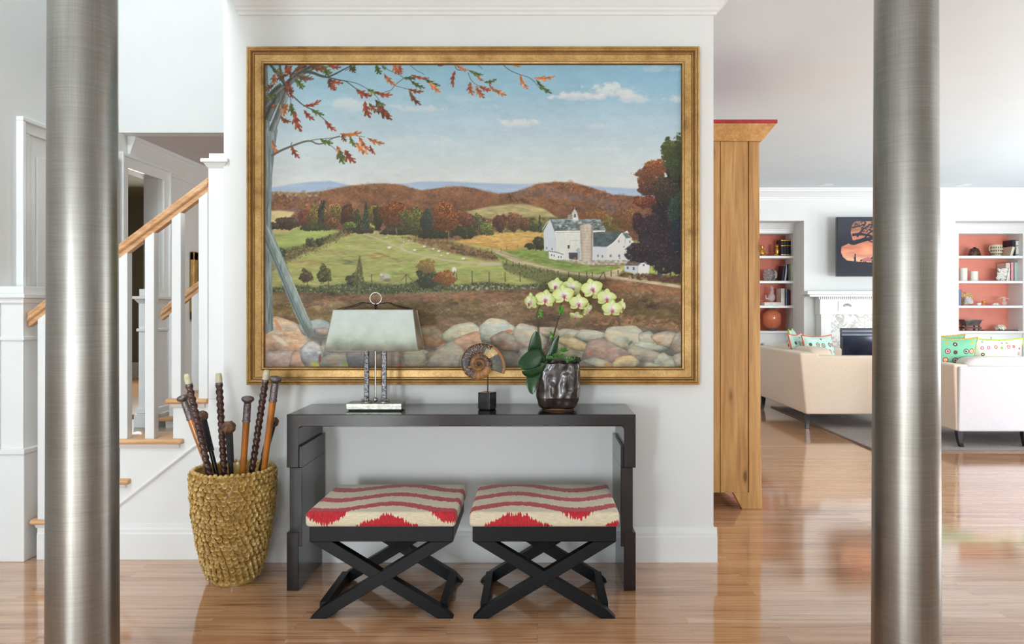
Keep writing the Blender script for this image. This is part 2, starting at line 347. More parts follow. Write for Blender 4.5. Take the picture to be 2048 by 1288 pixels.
# diagonal bead on the stringer and baseboard below
pts = [(150, 1077), (243, 1006), (392, 890), (446, 888)]
P3 = [Vector((X(a, SF), SF - .004, Z(b, SF))) for a, b in pts]
MB().tube(P3, .009, 6).build('bead_moulding', M_TRIM, e)
baseboard_x('baseboard_stair', noseL[0] + .03, WL, SF, .175)
# newel at the foot and at the top
def newel(e, x0, x1, y0, y1, z0, z1, cap, mats=M_TRIM, bands=(), base=0):
    MB().box(x0, x1, y0, y1, z0, z1 - cap).build('newel_body', mats, e, bevel=.003)
    m = MB(); g = .028
    m.hexa([(x0, y0, z1 - cap - .04), (x1, y0, z1 - cap - .04), (x1, y1, z1 - cap - .04), (x0, y1, z1 - cap - .04)],
           [(x0 - g * .7, y0 - g * .7, z1 - cap - .012), (x1 + g * .7, y0 - g * .7, z1 - cap - .012), (x1 + g * .7, y1 + g * .7, z1 - cap - .012), (x0 - g * .7, y1 + g * .7, z1 - cap - .012)])
    m.box(x0 - g, x1 + g, y0 - g, y1 + g, z1 - cap - .012, z1 - cap + .006); m.box(x0 + .002, x1 - .002, y0 + .002, y1 - .002, z1 - cap + .006, z1)
    m.build('newel_cap', mats, e, bevel=.003)
    for b in bands: MB().prism([(0, b - .012), (.012, b - .004), (.012, b + .004), (0, b + .012)], 'x', 0, 1) if False else MB().box(x0 - .01, x1 + .01, y0 - .01, y1 + .01, b - .009, b + .009).build('newel_band', mats, e, bevel=.004)
    if base: MB().box(x0 - .02, x1 + .02, y0 - .02, y1 + .02, z0, z0 + base * .7).box(x0 - .01, x1 + .01, y0 - .01, y1 + .01, z0 + base * .7, z0 + base).build('newel_plinth', mats, e, bevel=.005)
rl = empty('stair_railing', (-2.1, 3.77, 0), 'near stair railing, oak handrail over square white balusters beside the painting', 'railing')
newel(rl, X(415.5, 3.72), WL - .001, 3.724, 3.82, .8, Z(306, 3.72), .036)
MB().box(X(415.5, 3.72), WL - .001, 3.724, 3.7615, .56, .8).build('newel_drop', M_TRIM, rl, bevel=.003)
ped = empty('newel_pedestal', (SX + .06, 3.8, 0), 'white boxed newel pedestal at the foot of the stairs, far left', 'newel post')
px1 = X(46, 3.72)
MB().box(SX, px1, 3.72, 3.90, 0, 1.30).build('body', M_TRIM, ped, bevel=.003)
MB().box(SX, px1 + .012, 3.708, 3.91, 0, .53).build('lower_panel', M_TRIM, ped, bevel=.004)
MB().box(SX, px1 + .018, 3.70, 3.92, .53, .555).build('band', M_TRIM, ped, bevel=.004); MB().box(SX, px1 + .008, 3.712, 3.91, 1.09, 1.11).build('band', M_TRIM, ped, bevel=.004)
MB().box(SX, px1 + .008, 3.71, 3.91, 1.275, 1.30).box(SX, px1 + .02, 3.698, 3.92, 1.30, 1.322).box(SX, px1 + .008, 3.71, 3.91, 1.322, 1.358).build('cap', M_TRIM, ped, bevel=.003)
def rail_obj(e, D, px0, px1_, ytop1, sl, th, wid, pxref):
    x0, x1 = X(px0, D), X(px1_, D); z0, z1 = Z(ytop1 + sl * (pxref - px0), D), Z(ytop1 + sl * (pxref - px1_), D)
    pr = [(-.5, -.62), (-.62, -.5), (-.5, -.35), (-.42, -.28), (-.5, -.15), (-.38, 0), (.38, 0), (.5, -.15), (.42, -.28), (.5, -.35), (.62, -.5), (.5, -.62), (.35, -.64), (.35, -1), (-.35, -1), (-.35, -.64)]
    y = D + wid / 2
    vs = [(x0, y + a * wid, z0 + b * th) for a, b in pr] + [(x1, y + a * wid, z1 + b * th) for a, b in pr]; n = len(pr)
    m = MB().add(vs, [tuple(range(n))[::-1], tuple(range(n, 2 * n))] + [(i, (i + 1) % n, n + (i + 1) % n, n + i) for i in range(n)])
    return m.build('handrail', M_OAK, e, bevel=.003)
sl = .752
rail_obj(rl, 3.735, 54, 415.5, 353.3, sl, 30 / F * 3.735, .058, 415)
BD = 3.744
for px in (75, 129, 182, 236, 289.5, 343, 397):
    x0 = X(px, BD); x1 = x0 + .046; i = 0 if px < 114 + 35 else (1 if px < 221 else (2 if px < 328 else 3)); zb = .2 * (i + 1)
    lo = [(x0, BD, zb), (x1, BD, zb), (x1, BD + .046, zb), (x0, BD + .046, zb)]
    zt = lambda x: Z(353.3 + 24 + sl * (415 - (VX + x * F / BD)), BD)
    hi = [(x0, BD, zt(x0)), (x1, BD, zt(x1)), (x1, BD + .046, zt(x1)), (x0, BD + .046, zt(x0))]
    MB().hexa(lo, hi).build('baluster', M_TRIM, rl, bevel=.002)
# raised landing behind with the second flight
M_LAND = wood('pale landing boards', [(186, 164, 140), (206, 190, 170), (216, 204, 188)], 'x', .25)
struct('floor_landing', MB().box(SX, .55, 4.08, 8.2, 0, .52), M_LAND)
m = MB().box(SX, SX + .016, D2B + .09, 8.2, .52, .68); struct('baseboard_hall_left', m, M_TRIM)
e = empty('upper_staircase', (-1.9, 4.7, .52), 'second short flight of white steps with oak treads behind the near balusters', 'staircase')
m = MB(); m.box(-2.27, -.5, 4.6, 5.5, .52, .562); m.box(-2.12, -.5, 4.6, 5.5, .562, .72); m.box(-1.9, -.5, 4.6, 5.5, .72, .90); m.build('stringer', M_TRIM, e)
for x0, x1, z in ((-2.30, -2.12, .562), (-2.15, -1.88, .72), (-1.92, -.5, .90)): MB().box(x0, x1, 4.57, 5.5, z, z + .022).build('tread', M_OAK, e, bevel=.006)
r2 = empty('upper_stair_railing', (-2.3, 4.65, .52), 'far stair railing with its own newel, seen between the near balusters', 'railing')
D5 = 4.6
newel(r2, X(277, D5), X(309, D5), D5, D5 + .16, .52, Z(578, D5), .05, bands=(Z(660, D5),), base=.12)
rail_obj(r2, D5 + .02, 321, 470, 561, .76, 22 / F * D5, .055, 397)
for px, zb in ((338, .584), (383, .742), (428, .922)):
    x0 = X(px, D5 + .03); x1 = x0 + .044; y0 = D5 + .03
    zt = lambda x: Z(561 + 16 + .76 * (397 - (VX + x * F / y0)), y0)
    MB().hexa([(x0, y0, zb), (x1, y0, zb), (x1, y0 + .044, zb), (x0, y0 + .044, zb)], [(x0, y0, zt(x0)), (x1, y0, zt(x1)), (x1, y0 + .044, zt(x1)), (x0, y0 + .044, zt(x0))]).build('baluster', M_TRIM, r2, bevel=.002)
# picture on the hall wall
e = empty('hall_picture', (SX, 6.0, 1.2), 'small gilt framed picture on the hall wall seen through the balusters', 'picture')
m = MB(); y0, y1, z0, z1 = 5.74, 6.35, 1.16, 1.68
for a in ((y0, y0 + .07, z0, z1), (y1 - .07, y1, z0, z1), (y0, y1, z0, z0 + .07), (y0, y1, z1 - .07, z1)): m.box(SX, SX + .035, *a)
m.build('frame', M_GOLD, e, bevel=.008); MB().box(SX, SX + .012, y0 + .06, y1 - .06, z0 + .06, z1 - .06).build('canvas', mk('dark small painting', (62, 54, 74), .5, var=.5, scale=9), e)
# ---------------------------------------------------------------- painting on canvas
X0, Y0, PW, PH = 526, 125, 840, 612
def lerp(a, b, t): return a + (b - a) * t
class Painter:
    def __init__(s, w, h, ox, oy, seed=3):
        s.w, s.h, s.ox, s.oy = w, h, ox, oy
        s.im = np.ones((h, w, 3)); s.rs = np.random.RandomState(seed)
        s.noise = {}
    def fbm(s, sx, sy=None, seed=0, octs=4):
        sy = sy or sx; key = (sx, sy, seed, octs)
        if key in s.noise: return s.noise[key]
        r = np.random.RandomState(seed + 11); out = np.zeros((s.h, s.w)); amp = 1.0; tot = 0
        for o in range(octs):
            gx, gy = int(s.w / sx) + 3, int(s.h / sy) + 3
            g = r.rand(gy, gx)
            yy = np.arange(s.h) / sy; xx = np.arange(s.w) / sx
            yi, xi = yy.astype(int), xx.astype(int); fy, fx = yy - yi, xx - xi
            fy = fy * fy * (3 - 2 * fy); fx = fx * fx * (3 - 2 * fx)
            a = g[yi][:, xi]; b = g[yi][:, xi + 1]; c = g[yi + 1][:, xi]; d = g[yi + 1][:, xi + 1]
            v = lerp(lerp(a, b, fx[None, :]), lerp(c, d, fx[None, :]), fy[:, None])
            out += amp * v; tot += amp; amp *= .55; sx = max(sx / 2, 1.0); sy = max(sy / 2, 1.0)
        out /= tot; out = (out - out.mean()) / (out.std() + 1e-6)
        s.noise[key] = out; return out
    def mask(s, pts, soft=0):
        P = np.array(pts, float) - (s.ox, s.oy)
        x0, y0 = np.floor(P.min(0)).astype(int) - 3 - soft; x1, y1 = np.ceil(P.max(0)).astype(int) + 4 + soft
        x0, y0 = max(x0, 0), max(y0, 0); x1, y1 = min(x1, s.w), min(y1, s.h)
        if x1 <= x0 or y1 <= y0: return None
        m = np.zeros((y1 - y0, x1 - x0))
        for dy in (.25, .75):
            for dx in (.25, .75):
                X, Y = np.meshgrid(np.arange(x0, x1) + dx, np.arange(y0, y1) + dy)
                ins = np.zeros(X.shape, bool)
                for i in range(len(P)):
                    (ax, ay), (bx, by) = P[i - 1], P[i]
                    if ay == by: continue
                    c = ((ay > Y) != (by > Y)) & (X < (bx - ax) * (Y - ay) / (by - ay) + ax)
                    ins ^= c
                m += ins * .25
        if soft: m = s.blur(m, soft)
        return x0, y0, x1, y1, m
    @staticmethod
    def blur(m, r):
        k = 2 * r + 1
        for _ in range(2):
            for ax in (0, 1):
                pad = [(0, 0), (0, 0)]; pad[ax] = (r + 1, r)
                c = np.cumsum(np.pad(m, pad, mode='edge'), axis=ax)
                m = ((c[k:] - c[:-k]) if ax == 0 else (c[:, k:] - c[:, :-k])) / k
        return m
    def poly(s, pts, col, col2=None, n=0., ns=(20, 6), soft=0, a=1., seed=1):
        r = s.mask(pts, soft)
        if r is None: return
        x0, y0, x1, y1, m = r
        c = np.array(col, float) / 255
        C = np.broadcast_to(c, (y1 - y0, x1 - x0, 3)).copy()
        if col2 is not None:
            t = np.clip((np.arange(y0, y1) - y0) / max(1, y1 - y0), 0, 1)[:, None, None]
            C = lerp(C, np.array(col2, float) / 255, t)
        if n: C = C * (1 + n * s.fbm(ns[0], ns[1], seed)[y0:y1, x0:x1, None])
        A = (m * a)[..., None]
        s.im[y0:y1, x0:x1] = lerp(s.im[y0:y1, x0:x1], C, A)
    def dab(s, x, y, rx, ry, col, a=.8, ang=0.):
        x -= s.ox; y -= s.oy; R = max(rx, ry) + 1
        x0, x1, y0, y1 = int(max(0, x - R)), int(min(s.w, x + R + 1)), int(max(0, y - R)), int(min(s.h, y + R + 1))
        if x1 <= x0 or y1 <= y0: return
        X = np.arange(x0, x1)[None, :] + .5 - x; Y = np.arange(y0, y1)[:, None] + .5 - y
        if ang: ca, sa = math.cos(ang), math.sin(ang); X, Y = X * ca + Y * sa, -X * sa + Y * ca
        d = (X / rx) ** 2 + (Y / ry) ** 2
        m = np.clip(1.35 - d, 0, 1) * a
        s.im[y0:y1, x0:x1] = lerp(s.im[y0:y1, x0:x1], np.array(col, float) / 255, m[..., None])
    def pick(s, cols, v=.12):
        c = np.array(cols[s.rs.randint(len(cols))], float) * (1 + v * s.rs.randn()); return np.clip(c, 0, 255)
    def fill_dabs(s, pts, n, cols, r=(2, 4), asp=1., a=.6, v=.12, ang=0, angv=.6, shade=None):
        P = np.array(pts, float); lo, hi = P.min(0), P.max(0)
        rr = s.mask(pts)
        if rr is None: return
        x0, y0, x1, y1, m = rr
        k = 0; t = 0
        while k < n and t < n * 12:
            t += 1
            x = s.rs.uniform(lo[0], hi[0]); y = s.rs.uniform(lo[1], hi[1])
            xi, yi = int(x - s.ox - x0), int(y - s.oy - y0)
            if not (0 <= xi < m.shape[1] and 0 <= yi < m.shape[0]) or m[yi, xi] < .5: continue
            k += 1; q = s.rs.uniform(*r); c = s.pick(cols, v)
            if shade: c = np.clip(c * shade(x, y), 0, 255)
            s.dab(x, y, q * asp, q, c, a, ang + angv * s.rs.randn())
    def clump(s, cx, cy, rx, ry, cols, n=160, r=(1.5, 3.2), dark=(45, 42, 38), lx=.5, ly=-.7, a=.75, v=.12):
        # a crown of foliage: dark body, lighter strokes towards the painted sun
        n = int(n * 1.7); r = (r[0] * .62, r[1] * .68); p1, p2, p3 = s.rs.uniform(0, 6.3, 3)
        env = lambda t: 1 + .13 * math.sin(3 * t + p1) + .09 * math.sin(5 * t + p2) + .07 * math.sin(8 * t + p3)
        for _ in range(int(n * .45)):
            t = s.rs.uniform(0, 2 * math.pi); q = math.sqrt(s.rs.rand()) * env(t) * .93
            s.dab(cx + rx * q * math.cos(t), cy + ry * q * math.sin(t), r[1] * 1.9, r[1] * 1.7, lerp(np.array(dark, float), s.pick(cols, v), .25), .75)
        for _ in range(n):
            t = s.rs.uniform(0, 2 * math.pi); q = math.sqrt(s.rs.rand()) * env(t) * (1 + .09 * s.rs.randn())
            ux, uy = q * math.cos(t), q * math.sin(t)
            l = .44 + .5 * (ux * lx + uy * ly) + .17 * s.rs.randn(); l = min(max(l, 0), 1)
            c = lerp(np.array(dark, float), s.pick(cols, v), .25 + .75 * l)
            q2 = s.rs.uniform(*r); s.dab(cx + rx * ux, cy + ry * uy, q2, q2 * .8, np.clip(c * (.8 + .45 * l), 0, 255), a, s.rs.rand() * 3)
    def line(s, pts, w0, w1, col, a=1., n=.0):
        if len(pts) > 2:
            for _ in range(2):
                q = [pts[0]]
                for (ax, ay), (bx, by) in zip(pts, pts[1:]): q += [(ax * .75 + bx * .25, ay * .75 + by * .25), (ax * .25 + bx * .75, ay * .25 + by * .75)]
                pts = q + [pts[-1]]
        L = []; R = []; N = len(pts)
        for i, (x, y) in enumerate(pts):
            (ax, ay), (bx, by) = pts[max(i - 1, 0)], pts[min(i + 1, N - 1)]
            dx, dy = bx - ax, by - ay; l = math.hypot(dx, dy) or 1
            w = lerp(w0, w1, i / (N - 1)) / 2
            L.append((x - dy / l * w, y + dx / l * w)); R.append((x + dy / l * w, y - dx / l * w))
        s.poly(L + R[::-1], col, a=a, n=n, ns=(4, 18))
    def leaf(s, x, y, ang, L, W, col):
        # lobed oak leaf hanging from (x, y)
        prof = [(0, .0), (.08, .3), (.16, .85), (.24, .55), (.3, .5), (.4, 1.15), (.52, 1.2), (.5, .6), (.6, .5), (.72, 1.05), (.8, .85), (.76, .4), (.86, .3), (.98, .4), (1.04, .0)]
        up = [(t + (.06 if w > .6 else 0), w * s.rs.uniform(.75, 1.1)) for t, w in prof]
        dn = [(t + .1 * (w > .6), -w * s.rs.uniform(.6, 1.05)) for t, w in prof[1:-1]][::-1]
        ca, sa = math.cos(ang), math.sin(ang)
        def T(t, w): b = .12 * math.sin(t * 2.5); return (x + ca * t * L - sa * (w * W + b * L), y + sa * t * L + ca * (w * W + b * L))
        s.poly([T(t, w) for t, w in up + dn], col, n=.13, ns=(5, 5), seed=4)
        s.line([T(0, 0), T(.5, .0), T(.95, 0)], 1.4, .6, np.array(col) * .6, .6)
    def rock(s, pts, col, hi=None, dk=(58, 62, 62), seed=1, top=1.0):
        cx, cy = np.mean(pts, 0); pts = smooth_poly([(cx + (x - cx) * 1.17, cy + (y - cy) * 1.2) for x, y in pts], 2)
        r = s.mask(pts)
        if r is None: return
        x0, y0, x1, y1, m = r; h, w = m.shape
        e = s.blur(m, 5); e = np.clip((e - .5) * 2.4, 0, 1)
        yy = np.linspace(0, 1, h)[:, None]; xx = np.linspace(0, 1, w)[None, :]
        lit = np.clip(1.12 * top - .75 * np.clip(yy * 1.1 - .2 * xx + .1 * s.fbm(26, 18, seed)[y0:y1, x0:x1], 0, 1) ** 1.7, 0, 1.2)
        lit = lit * (.68 + .32 * e) * (1 + .06 * s.fbm(7, 5, seed + 3)[y0:y1, x0:x1])
        hi = np.array(hi if hi is not None else np.array(col) * 1.12 + 12, float) / 255; c = np.array(col, float) / 255; d = np.array(dk, float) / 255
        L = lit[..., None]
        C = np.where(L > .8, lerp(c, hi, np.clip((L - .8) / .3, 0, 1)), lerp(d, c, np.clip(L / .8, 0, 1)))
        C = C * (1 + .025 * s.fbm(22, 3, seed + 5)[y0:y1, x0:x1, None]); t = s.fbm(30, 12, seed + 7)[y0:y1, x0:x1, None]
        C = C * (1 + .04 * t * np.array([1.2, .3, -.6])); g = C.mean(2, keepdims=True); C = lerp(g, C, .82) * np.array([1.0, .985, .94])
        s.im[y0:y1, x0:x1] = lerp(s.im[y0:y1, x0:x1], C, m[..., None])
def smooth_poly(p, k=2):
    for _ in range(k):
        q = []
        for i in range(len(p)):
            a, b = p[i], p[(i + 1) % len(p)]
            q += [(a[0] * .88 + b[0] * .12, a[1] * .88 + b[1] * .12), (a[0] * .12 + b[0] * .88, a[1] * .12 + b[1] * .88)]
        p = q
    return p

def make_painting():
    p = Painter(PW, PH, X0, Y0); im = p.im; rs = p.rs
    # sky
    ys = np.array([0, 60, 120, 180, 235, 250]); 
    cs = np.array([[143, 188, 206], [157, 195, 210], [180, 205, 214], [200, 214, 216], [212, 217, 213], [213, 216, 210]], float) / 255
    y = np.arange(PH)
    for k in range(3): im[:, :, k] = np.interp(y, ys, cs[:, k])[:, None]
    xr = (np.arange(PW) / PW)[None, :, None]; yv = np.clip(1 - y / 240, 0, 1)[:, None, None]
    im += xr * yv * np.array([-.045, -.02, .015])
    im += (.008 * p.fbm(120, 40, 5))[..., None] + (.006 * p.fbm(18, 8, 8))[..., None]
    # haze warm at left horizon and faint upper wisps
    def cloud(cx, cy, w, h, a, seed):
        n1 = p.fbm(26, 14, seed); n2 = p.fbm(8, 6, seed + 1)
        X = (np.arange(PW)[None, :] + X0 - cx) / w; Y = (y[:, None] + Y0 - cy) / h
        top = np.where(Y < 0, Y * (1.0), Y * 2.3)
        d = 1 - (X ** 2 * 1.0 + top ** 2) + .33 * n1 + .12 * n2
        m = np.clip(d * 1.5, 0, 1) * a
        base = np.array([222, 222, 218]) / 255.; hi = np.array([236, 230, 220]) / 255.; lo = np.array([190, 202, 214]) / 255.
        t = np.clip(-Y * .9 + .35 + .15 * n1, 0, 1)[..., None]
        c = np.where(t > .5, lerp(base, hi, (t - .5) * 2), lerp(lo, base, t * 2))
        im[:] = lerp(im, c, m[..., None])
    cloud(1208, 190, 70, 24, .8, 21); cloud(1150, 196, 58, 12, .75, 51); cloud(1265, 200, 40, 13, .6, 52); cloud(1040, 250, 60, 14, .65, 23); cloud(1345, 200, 30, 11, .7, 25)
    cloud(700, 215, 50, 24, .5, 27); cloud(830, 220, 60, 12, .45, 29); cloud(1200, 255, 38, 9, .35, 31); cloud(1310, 140, 50, 12, .3, 33)
    cloud(980, 215, 30, 7, .3, 35); cloud(1195, 302, 60, 9, .3, 37); cloud(940, 200, 60, 10, .15, 38); cloud(840, 290, 90, 22, .2, 39)
    p.poly([(520, 400), (1370, 400), (1370, 740), (520, 740)], (150, 148, 88), (140, 120, 80), n=.05)
    # far blue hills
    p.poly([(528, 378), (575, 370), (620, 364), (660, 362), (690, 368), (720, 376), (760, 378), (800, 368), (845, 363), (900, 363), (960, 366), (1030, 368), (1090, 368), (1180, 372), (1240, 376), (1290, 378), (1300, 420), (528, 420)], (158, 181, 208), (188, 203, 220), n=.015, ns=(50, 6), soft=1)
    autumn = [(142, 84, 48), (158, 92, 50), (128, 84, 62), (120, 98, 66), (150, 104, 68), (110, 72, 58), (165, 100, 60), (118, 92, 92), (134, 112, 66), (152, 80, 44), (104, 84, 60)]
    far_l = [(528, 376), (560, 378), (600, 374), (640, 380), (660, 384), (680, 480), (528, 480)]
    hill = [(528, 384), (600, 386), (640, 384), (668, 378), (700, 372), (740, 368), (770, 367), (800, 369), (822, 376), (845, 381), (880, 376), (905, 373), (925, 373), (950, 377), (975, 384), (995, 387), (1020, 386), (1045, 380), (1075, 368), (1110, 364), (1150, 366), (1190, 378), (1225, 390), (1262, 392), (1300, 396), (1366, 400), (1366, 480), (528, 480)]
    p.poly(hill, (128, 88, 60), (112, 80, 60), n=.14, ns=(26, 14), soft=1)
    def sh(x, yy):
        t = math.sin(x * .021 + 1.0) * math.cos(yy * .06 + x * .01); return (1 + .1 * t - .002 * (yy - 420)) * np.array([1, 1, 1.0])
    p.fill_dabs(hill, 2200, autumn, r=(3, 6.5), asp=1.3, a=.2, v=.1, shade=sh)
    p.fill_dabs(hill, 11000, autumn, r=(.8, 1.9), asp=1.1, a=.42, v=.13, shade=sh)
    purple = [(120, 92, 96), (106, 88, 100), (130, 108, 100)]
    p.fill_dabs([(528, 392), (640, 392), (660, 430), (640, 448), (528, 448)], 500, autumn + purple * 2 + [(170, 130, 92)], r=(1.5, 3.2), a=.55)
    p.fill_dabs([(528, 384), (600, 384), (650, 384), (640, 392), (528, 394)], 90, [(176, 148, 110), (160, 130, 98), (182, 156, 116)], r=(1.5, 3), a=.5)
    p.fill_dabs([(1000, 392), (1075, 376), (1150, 385), (1260, 410), (1266, 440), (1150, 400), (1060, 392)], 300, purple + [(92, 80, 70)], r=(2, 4), a=.35)
    p.fill_dabs([(1080, 370), (1180, 376), (1260, 396), (1240, 402), (1150, 386), (1076, 378)], 90, [(172, 96, 70), (176, 104, 92), (160, 86, 58)], r=(1.5, 3), a=.45)
    # mid distance meadow on the slope
    p.poly(smooth_poly([(928, 424), (975, 414), (1015, 408), (1055, 409), (1090, 418), (1120, 440), (1100, 452), (1000, 440), (945, 432)]), (184, 168, 112), (160, 150, 96), n=.07, ns=(24, 4), soft=1)
    p.fill_dabs([(940, 424), (1050, 410), (1110, 436), (1040, 440)], 200, [(196, 180, 122), (170, 156, 100), (176, 150, 96)], r=(1, 2), asp=4, a=.3, angv=.1)
    p.poly([(990, 432), (1150, 436), (1180, 470), (990, 470)], (120, 112, 62), n=.2, ns=(10, 6), soft=2)
    # golden field
    p.poly([(900, 486), (985, 464), (1085, 464), (1092, 480), (1030, 500), (990, 499), (940, 498), (890, 492)], (214, 172, 92), (198, 150, 70), n=.05, ns=(22, 3), soft=1)
    p.fill_dabs([(900, 486), (985, 466), (1080, 466), (1085, 478), (1020, 494), (940, 494)], 260, [(226, 190, 112), (204, 158, 84), (190, 130, 72), (220, 170, 80)], r=(1, 2), asp=4, a=.35, angv=.1)
    # left fields
    p.poly([(528, 422), (560, 421), (590, 424), (575, 440), (545, 450), (528, 452)], (226, 208, 150), (214, 186, 112), n=.03, soft=1)
    green = [(158, 168, 88), (172, 178, 100), (146, 158, 80), (182, 172, 112), (136, 150, 74), (188, 164, 116), (164, 172, 88), (176, 150, 100)]
    p.poly([(528, 450), (600, 452), (690, 462), (690, 480), (600, 510), (545, 512), (528, 500)], (168, 178, 96), (150, 166, 84), n=.05, ns=(30, 6), soft=1)
    p.poly([(528, 448), (560, 450), (600, 456), (570, 466), (528, 470)], (212, 176, 124), n=.05, soft=2, a=.8)
    # main pasture
    past = [(560, 535), (600, 512), (640, 494), (690, 472), (720, 462), (770, 464), (830, 472), (880, 482), (930, 488), (1000, 500), (1100, 520), (1180, 545), (1180, 590), (540, 590), (540, 545)]
    p.poly(past, (174, 176, 98), (158, 160, 84), n=.07, ns=(46, 9), soft=1, seed=13)
    p.fill_dabs(past, 2600, green, r=(1.2, 2.6), asp=4.2, a=.3, v=.1, angv=.12)
    for cx, cy, w, c in [(620, 525, 30, (160, 104, 60)), (760, 512, 25, (150, 104, 60)), (620, 570, 40, (190, 168, 110)), (745, 469, 40, (196, 172, 136)), (880, 498, 46, (150, 118, 72)), (660, 505, 40, (178, 160, 100)), (590, 540, 30, (186, 160, 106)), (700, 525, 18, (100, 108, 72)), (800, 545, 40, (108, 148, 64)), (940, 545, 50, (120, 156, 66)), (870, 530, 50, (112, 150, 66)), (1000, 530, 30, (150, 176, 80)), (900, 572, 60, (190, 184, 84)), (1040, 565, 60, (168, 164, 80)), (700, 560, 30, (176, 178, 84))]:
        for _ in range(26): p.dab(cx + rs.randn() * w * .5, cy + rs.randn() * 3.2, rs.uniform(4, 10), rs.uniform(.9, 1.8), p.pick([c], .08), .3, .05 * rs.randn())
    # brown belt right of the pasture
    belt = [(800, 473), (870, 478), (930, 490), (985, 506), (998, 522), (960, 518), (905, 506), (860, 492)]
    p.poly(belt, (140, 108, 68), (118, 88, 58), n=.12, ns=(12, 6), soft=2)
    p.fill_dabs(belt, 200, [(130, 98, 62), (150, 118, 74), (104, 80, 52), (162, 128, 84)], r=(1, 2.4), asp=1.6, a=.5)
    p.fill_dabs([(900, 494), (945, 500), (990, 504), (996, 520), (950, 512), (915, 506)], 120, [(84, 72, 50), (98, 80, 56), (72, 66, 48)], r=(1, 2.4), a=.6)
    # paths
    p.line([(720, 466), (760, 478), (790, 492), (815, 503), (850, 512), (900, 522), (960, 527), (1005, 528)], 2.2, 4.5, (192, 182, 148), .75)
    p.line([(808, 490), (800, 494), (812, 502)], 2, 4, (198, 190, 160), .8); p.line([(796, 494), (806, 487), (830, 486)], 2, 1.5, (194, 186, 152), .7)
    p.line([(690, 497), (730, 499), (765, 500)], 1.5, 3, (186, 182, 128), .6); p.line([(770, 505), (880, 508), (900, 518)], .8, 1.4, (196, 190, 140), .5)
    p.poly([(960, 524), (1003, 525), (998, 530), (955, 532)], (196, 182, 152), soft=1, a=.8)
    # farm yard grass and drive
    p.poly([(985, 506), (1040, 500), (1086, 494), (1120, 520), (1230, 530), (1250, 545), (1190, 556), (1110, 545), (1040, 530), (1005, 520)], (122, 146, 66), (134, 152, 74), n=.07, ns=(20, 5), soft=1)
    p.fill_dabs([(1010, 506), (1086, 496), (1120, 520), (1230, 534), (1180, 544), (1080, 530)], 260, [(110, 140, 58), (146, 164, 78), (124, 152, 66), (150, 150, 80)], r=(1, 2), asp=3.5, a=.4, angv=.15)
    p.poly([(984, 502), (1000, 500), (1040, 516), (1085, 529), (1140, 541), (1195, 549), (1240, 536), (1252, 534), (1232, 552), (1364, 570), (1364, 576), (1225, 560), (1170, 556), (1090, 542), (1030, 526)], (190, 170, 128), (196, 176, 136), n=.05, ns=(14, 3))
    p.line([(1000, 504), (1060, 524), (1130, 541), (1180, 548)], 2, 3, (138, 138, 84), .7)
    p.poly([(1232, 530), (1300, 528), (1364, 530), (1364, 552), (1260, 548)], (176, 186, 84), n=.06, ns=(14, 3))
    # tree line behind the pasture
    D1 = (52, 48, 38)
    T = [(575, 447, 26, 12, [(112, 84, 62), (92, 74, 66)]), (548, 452, 12, 6, [(100, 80, 64)]), (612, 437, 14, 20, [(168, 70, 52), (178, 88, 72)]), (628, 434, 12, 22, [(156, 132, 62), (170, 140, 60)]), (645, 430, 8, 26, [(62, 60, 48)]),
         (662, 432, 16, 22, [(176, 108, 62), (190, 140, 80)]), (674, 428, 12, 18, [(166, 140, 62)]), (664, 446, 16, 10, [(160, 100, 60)]), (695, 432, 12, 26, [(120, 66, 44), (96, 58, 42)]), (713, 440, 9, 18, [(78, 86, 50)]),
         (746, 430, 10, 22, [(160, 142, 58)]), (757, 436, 10, 24, [(74, 70, 46)]), (787, 430, 27, 28, [(172, 88, 40), (182, 100, 48), (150, 78, 36)]), (700, 454, 13, 11, [(120, 140, 60), (136, 150, 66)]), (742, 456, 7, 9, [(186, 176, 70)]),
         (826, 442, 25, 27, [(134, 136, 58), (156, 150, 66), (104, 112, 48)]), (854, 444, 12, 24, [(66, 82, 66)]), (892, 438, 28, 30, [(188, 96, 40), (204, 116, 52), (168, 84, 38)]), (935, 440, 15, 14, [(164, 84, 62), (172, 96, 70)]), (955, 442, 12, 14, [(128, 120, 66)]),
         (972, 458, 15, 13, [(132, 146, 62), (150, 160, 72)]), (930, 464, 26, 12, [(76, 78, 46)]), (1000, 446, 13, 17, [(140, 78, 62), (124, 72, 60)]), (1030, 444, 17, 18, [(166, 98, 70), (150, 104, 62), (186, 110, 82)]), (1052, 450, 12, 12, [(150, 96, 62)]), (1070, 452, 12, 10, [(110, 120, 58)]),
         (800, 462, 40, 8, [(84, 84, 48)]), (870, 470, 36, 7, [(58, 66, 42)]), (630, 456, 30, 5, [(86, 96, 54)]), (720, 461, 30, 5, [(80, 74, 46)])]
    for cx, cy, rx, ry, cols in T:
        p.clump(cx, cy, rx, ry, cols, n=int(rx * ry * .75) + 40, r=(1., 2.3), dark=D1 if rx > 8 else (44, 50, 44), a=.72, lx=.25)
    def cedar(cx, y0, y1, w, c=(52, 66, 56)):
        for i in range(int((y1 - y0) * w * .55)):
            t = rs.rand() ** .8; p.dab(cx + rs.uniform(-1, 1) * w * t, lerp(y0, y1, t), 1.3, 2.2, p.pick([c, (c[0] * 1.3, c[1] * 1.25, c[2] * 1.1)], .15), .8)
    cedar(732, 404, 458, 9); cedar(643, 402, 455, 7, (58, 56, 48)); cedar(1079, 432, 464, 5, (58, 66, 56))
    p.line([(792, 455), (794, 468)], 1.5, 2.5, (150, 130, 110), .7); p.line([(897, 462), (898, 481)], 2, 3, (150, 110, 80), .8)
